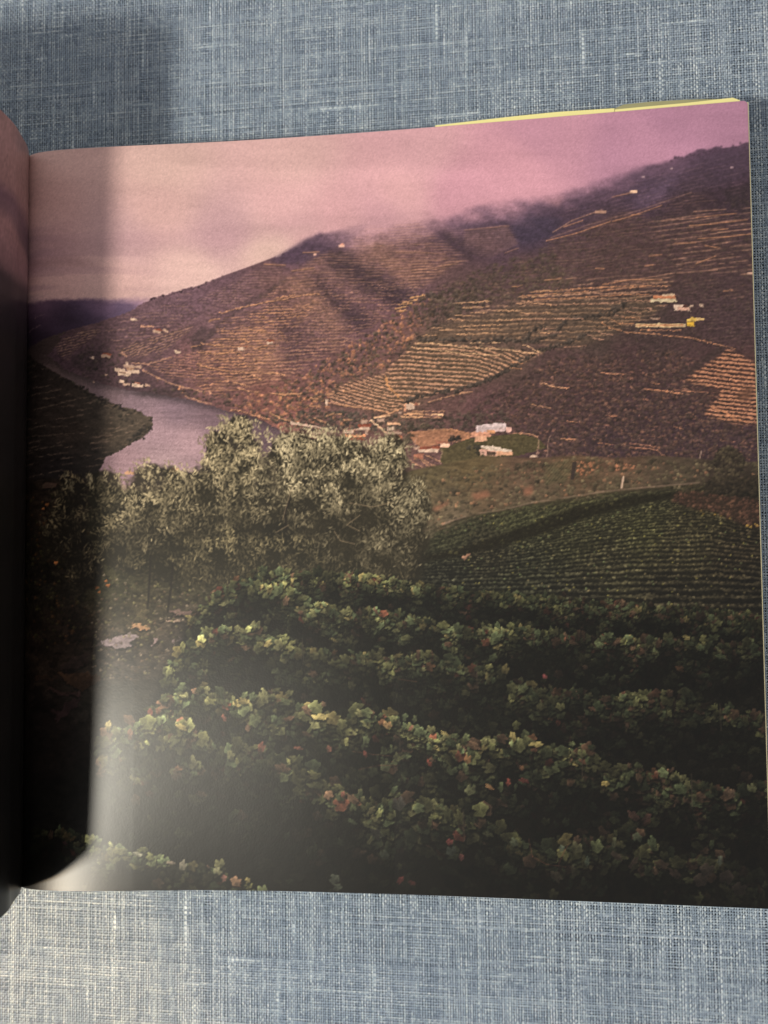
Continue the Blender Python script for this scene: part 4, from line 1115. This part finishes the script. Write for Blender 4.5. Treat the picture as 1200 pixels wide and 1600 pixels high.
def page_z(x):
    """the leaf dips into the gutter, swells beside it and sags a little further out"""
    return T - 0.0060 * np.exp(-np.clip(x, 0, 1) / 0.005) + 0.0042 * np.exp(-((x - 0.012) / 0.058) ** 2) - 0.0012 * np.sin(np.clip(x / 0.283, 0, 1) * math.pi) * np.clip((x - .05) / .1, 0, 1)


book = bpy.data.objects.new("open_book", None)
COL.objects.link(book)
book["label"] = "open glossy picture book with a printed vineyard and river valley on its page"
book["category"] = "book"

M_PRINT = material("glossy_print", attr=True, rough=0.32, spec=0.265, bump=[(1400, .000010), (160, .000016)])
M_PAPER = material("paper_edge", rgba(206, 196, 160), 0.7, vary=(200, .12))
M_YELLOW = material("jacket_yellow", rgba(232, 224, 156), 0.45, vary=(120, .06))
M_OLIVE = material("jacket_fold_shaded", rgba(150, 148, 112), 0.55, vary=(120, .1))  # the fold's grey shading is put into this colour
M_BOARD = material("cover_board", rgba(70, 66, 60), 0.6, vary=(90, .15))

# right page, one vertex for about each printed dot
NU, NV = 700, 800
uu, vv = np.meshgrid(np.linspace(0, 1, NU), np.linspace(0, 1, NV))
Hm = page_quad_to_drawing()
w_ = Hm[2, 0] * uu + Hm[2, 1] * vv + Hm[2, 2]
cx_ = (Hm[0, 0] * uu + Hm[0, 1] * vv + Hm[0, 2]) / w_
cy_ = (Hm[1, 0] * uu + Hm[1, 1] * vv + Hm[1, 2]) / w_
ix, iy = np.clip(cx_.astype(int), 0, CW - 2), np.clip(cy_.astype(int), 0, CH - 2)
fx, fy = (cx_ - ix)[..., None], (cy_ - iy)[..., None]
INK = (CAN[iy, ix] * (1 - fx) + CAN[iy, ix + 1] * fx) * (1 - fy) + (CAN[iy + 1, ix] * (1 - fx) + CAN[iy + 1, ix + 1] * fx) * fy
xy = page_xy(uu, vv)
# the corner of the leaf is slightly rounded
P = np.concatenate([xy, page_z(xy[..., 0])[..., None]], -1)
# its lower corner by the gutter lifts a little
P[..., 2] += .0024 * np.exp(-np.clip(xy[..., 1] + .001, 0, 1) / .028) * np.exp(-((xy[..., 0] - .018) / .042) ** 2)
cu, cv = (1 - uu) * .283, vv * .29
rc = 0.0016
d = np.hypot(np.clip(rc - cu, 0, 1), np.clip(rc - cv, 0, 1))
push = np.clip(d - rc, 0, 1) * .8
P[..., 0] -= push
P[..., 1] -= push
mesh("right_page", P, grid_quads(NU, NV, flip=True), M_PRINT, book, lin(INK))

# the leaves under it: a block with the edges of its sheets showing as fine steps
rb = np.random.default_rng(12)
nl_, nx_ = 40, 60
tb = np.linspace(0, 1, nx_)
V, Q = [], []


def ring(grow_r, grow_t, grow_b):
    top = page_xy(tb, np.zeros(nx_)); bot = page_xy(tb, np.ones(nx_))
    top = top + np.array([0, grow_t]); bot = bot + np.array([0, -grow_b])
    top[-1, 0] += grow_r; bot[-1, 0] += grow_r
    return np.concatenate([top, bot[::-1]])


lv = np.linspace(0, 1, nl_)
for k, f_ in enumerate(lv):
    j = rb.uniform(-.00012, .00012)
    r_ = ring(.00045 + j, -.0004 + j, .00008 + j * .5)
    zz = 0.0022 + (page_z(r_[:, 0]) - 0.0005 - 0.0022) * f_
    V.append(np.c_[r_, zz])
n_ = 2 * nx_
for k in range(nl_ - 1):
    i = np.arange(n_)
    Q.append(np.stack([k * n_ + i, k * n_ + (i + 1) % n_, (k + 1) * n_ + (i + 1) % n_, (k + 1) * n_ + i], -1)[:, ::-1])
i = np.arange(nx_ - 1)
o_ = (nl_ - 1) * n_
Q.append(np.stack([o_ + i, o_ + i + 1, o_ + n_ - 2 - i, o_ + n_ - 1 - i], -1)[:, ::-1])
Q.append(np.stack([i, i + 1, n_ - 2 - i, n_ - 1 - i], -1))
mesh("page_block", np.concatenate(V), np.concatenate(Q), M_PAPER, book, smooth=False)


def slab(name, outline, z0, thick, mat, curl=None):
    """a thin sheet from an outline split into stations (far edge, near edge), with its own thickness"""
    a = np.array(outline, float)          # rows: x, y_far, y_near
    n = len(a)
    zf = np.full(n, z0) + (np.array(curl) if curl is not None else 0)
    V = np.concatenate([np.c_[a[:, 0], a[:, 1], zf], np.c_[a[:, 0], a[:, 2], np.full(n, z0)],
                        np.c_[a[:, 0], a[:, 1], zf - thick], np.c_[a[:, 0], a[:, 2], np.full(n, z0) - thick]])
    i = np.arange(n - 1)
    Q = [np.stack([i, n + i, n + i + 1, i + 1], -1), np.stack([2 * n + i, 2 * n + i + 1, 3 * n + i + 1, 3 * n + i], -1),
         np.stack([i, i + 1, 2 * n + i + 1, 2 * n + i], -1), np.stack([n + i, 3 * n + i, 3 * n + i + 1, n + i + 1], -1),
         np.array([[0, 2 * n, 3 * n, n], [n - 1, 2 * n - 1, 4 * n - 1, 3 * n - 1]])]
    return mesh(name, V, np.concatenate(Q), mat, book, smooth=False)


zj = T - 0.003
o = slab("jacket_edge", [(.1685, .2916, .270), (.188, .2925, .270), (.2005, .2930, .270), (.215, .2934, .270), (.236, .2932, .270)], zj, .0003, M_YELLOW)
o["label"] = "pale yellow edge of the dust jacket behind the top of the page"
slab("jacket_flap", [(.2362, .2926, .270), (.250, .2929, .270), (.262, .2931, .270), (.2787, .2938, .270), (.2812, .2926, .270)], zj + .0002, .0003, M_YELLOW)
slab("jacket_fold", [(.2355, .2931, .270), (.2395, .2947, .270), (.249, .2950, .270), (.262, .2948, .270), (.2765, .2940, .270)], zj - .0006, .0003, M_OLIVE)
slab("cover", [(-.004, .2870, .003), (.14, .2875, .003), (.279, .2885, .003)], .0021, .0021, M_BOARD)

# left half: the leaves stand up out of the gutter, lean over it and roll away to the left
PR = np.array([(-.0020, -.0060), (.0010, -.002), (.0048, .003), (.0078, .0095), (.0098, .0165), (.0118, .0235), (.0126, .030), (.0130, .040), (.0130, .052), (.0126, .064), (.0115, .074), (.007, .082), (-.003, .088), (-.020, .092), (-.045, .094), (-.080, .093), (-.120, .088)])
tt_ = np.linspace(0, len(PR) - 1, 150)
k0 = np.clip(tt_.astype(int), 0, len(PR) - 2)
fr_ = tt_ - k0
pm1, p0, p1, p2 = PR[np.clip(k0 - 1, 0, None)], PR[k0], PR[k0 + 1], PR[np.clip(k0 + 2, None, len(PR) - 1)]
F_ = fr_[:, None]
prof_ = .5 * (2 * p0 + (p1 - pm1) * F_ + (2 * pm1 - 5 * p0 + 4 * p1 - p2) * F_ ** 2 + (3 * p0 - pm1 - 3 * p1 + p2) * F_ ** 3)
NS, NY_ = len(prof_), 220
sv = np.linspace(0, 1, NY_)
yv = .2889 + (-.0010 - .2889) * sv
GX, GY = np.meshgrid(prof_[:, 0], yv)
GZ = T + prof_[:, 1][None, :] + np.clip(prof_[:, 1] - .02, 0, 1)[None, :] * (.08 - .28 * sv)[:, None]
arc = np.concatenate([[0], np.cumsum(np.hypot(*np.diff(prof_, axis=0).T))])
SV, AV = np.meshgrid(sv, arc, indexing='ij')
# the facing page's picture goes on across the fold: mist, then a dark hillside
lr = np.random.default_rng(4)
gn = lr.random((40, 14))
gi, gj = SV * 36, AV / .2 * 11
a0, b0 = gi.astype(int), np.clip(gj.astype(int), 0, 12)
fa, fb = gi - a0, gj - b0
gn_ = (gn[a0, b0] * (1 - fb) + gn[a0, b0 + 1] * fb) * (1 - fa) + (gn[a0 + 1, b0] * (1 - fb) + gn[a0 + 1, b0 + 1] * fb) * fa
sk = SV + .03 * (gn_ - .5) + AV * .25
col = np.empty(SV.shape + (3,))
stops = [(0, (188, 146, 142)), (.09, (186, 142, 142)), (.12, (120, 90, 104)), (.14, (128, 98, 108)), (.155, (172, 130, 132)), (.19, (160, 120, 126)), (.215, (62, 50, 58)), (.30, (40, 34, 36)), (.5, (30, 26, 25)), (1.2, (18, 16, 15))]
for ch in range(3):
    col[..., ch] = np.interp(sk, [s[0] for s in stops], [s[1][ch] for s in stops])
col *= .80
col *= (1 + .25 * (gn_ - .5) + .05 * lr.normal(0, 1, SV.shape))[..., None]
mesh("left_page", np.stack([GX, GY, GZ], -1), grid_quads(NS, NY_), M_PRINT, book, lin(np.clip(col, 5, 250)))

# thickness of the standing leaves behind it
nrm = np.gradient(prof_, axis=0)
nrm = np.stack([-nrm[:, 1], nrm[:, 0]], -1) / np.linalg.norm(nrm, axis=1)[:, None]
side = np.where(nrm[:, 0:1] * 0 + 1 > 0, 1.0, 1.0)
inner = prof_ + nrm * .0004
th = np.interp(np.arange(NS), [0, 12, 40, NS - 1], [.0012, .003, .010, .016])[:, None]
outer = prof_ + nrm * th
outer[:, 1] = np.maximum(outer[:, 1], -T + .0025)
loop = np.concatenate([inner, outer[::-1]])
nL = len(loop)
lift = np.clip(loop[:, 1] - .02, 0, 1)
Va = np.c_[loop[:, 0], np.full(nL, .2886), loop[:, 1] + T + lift * .08]
Vb = np.c_[loop[:, 0], np.full(nL, -.0007), loop[:, 1] + T - lift * .20]
i = np.arange(nL)
Q = [np.stack([i, (i + 1) % nL, nL + (i + 1) % nL, nL + i], -1)]
i = np.arange(NS - 1)
Q += [np.stack([i, i + 1, nL - 2 - i, nL - 1 - i], -1), nL + np.stack([i, nL - 1 - i, nL - 2 - i, i + 1], -1)]
mesh("left_page_block", np.concatenate([Va, Vb]), np.concatenate(Q), M_PAPER, book, smooth=False)
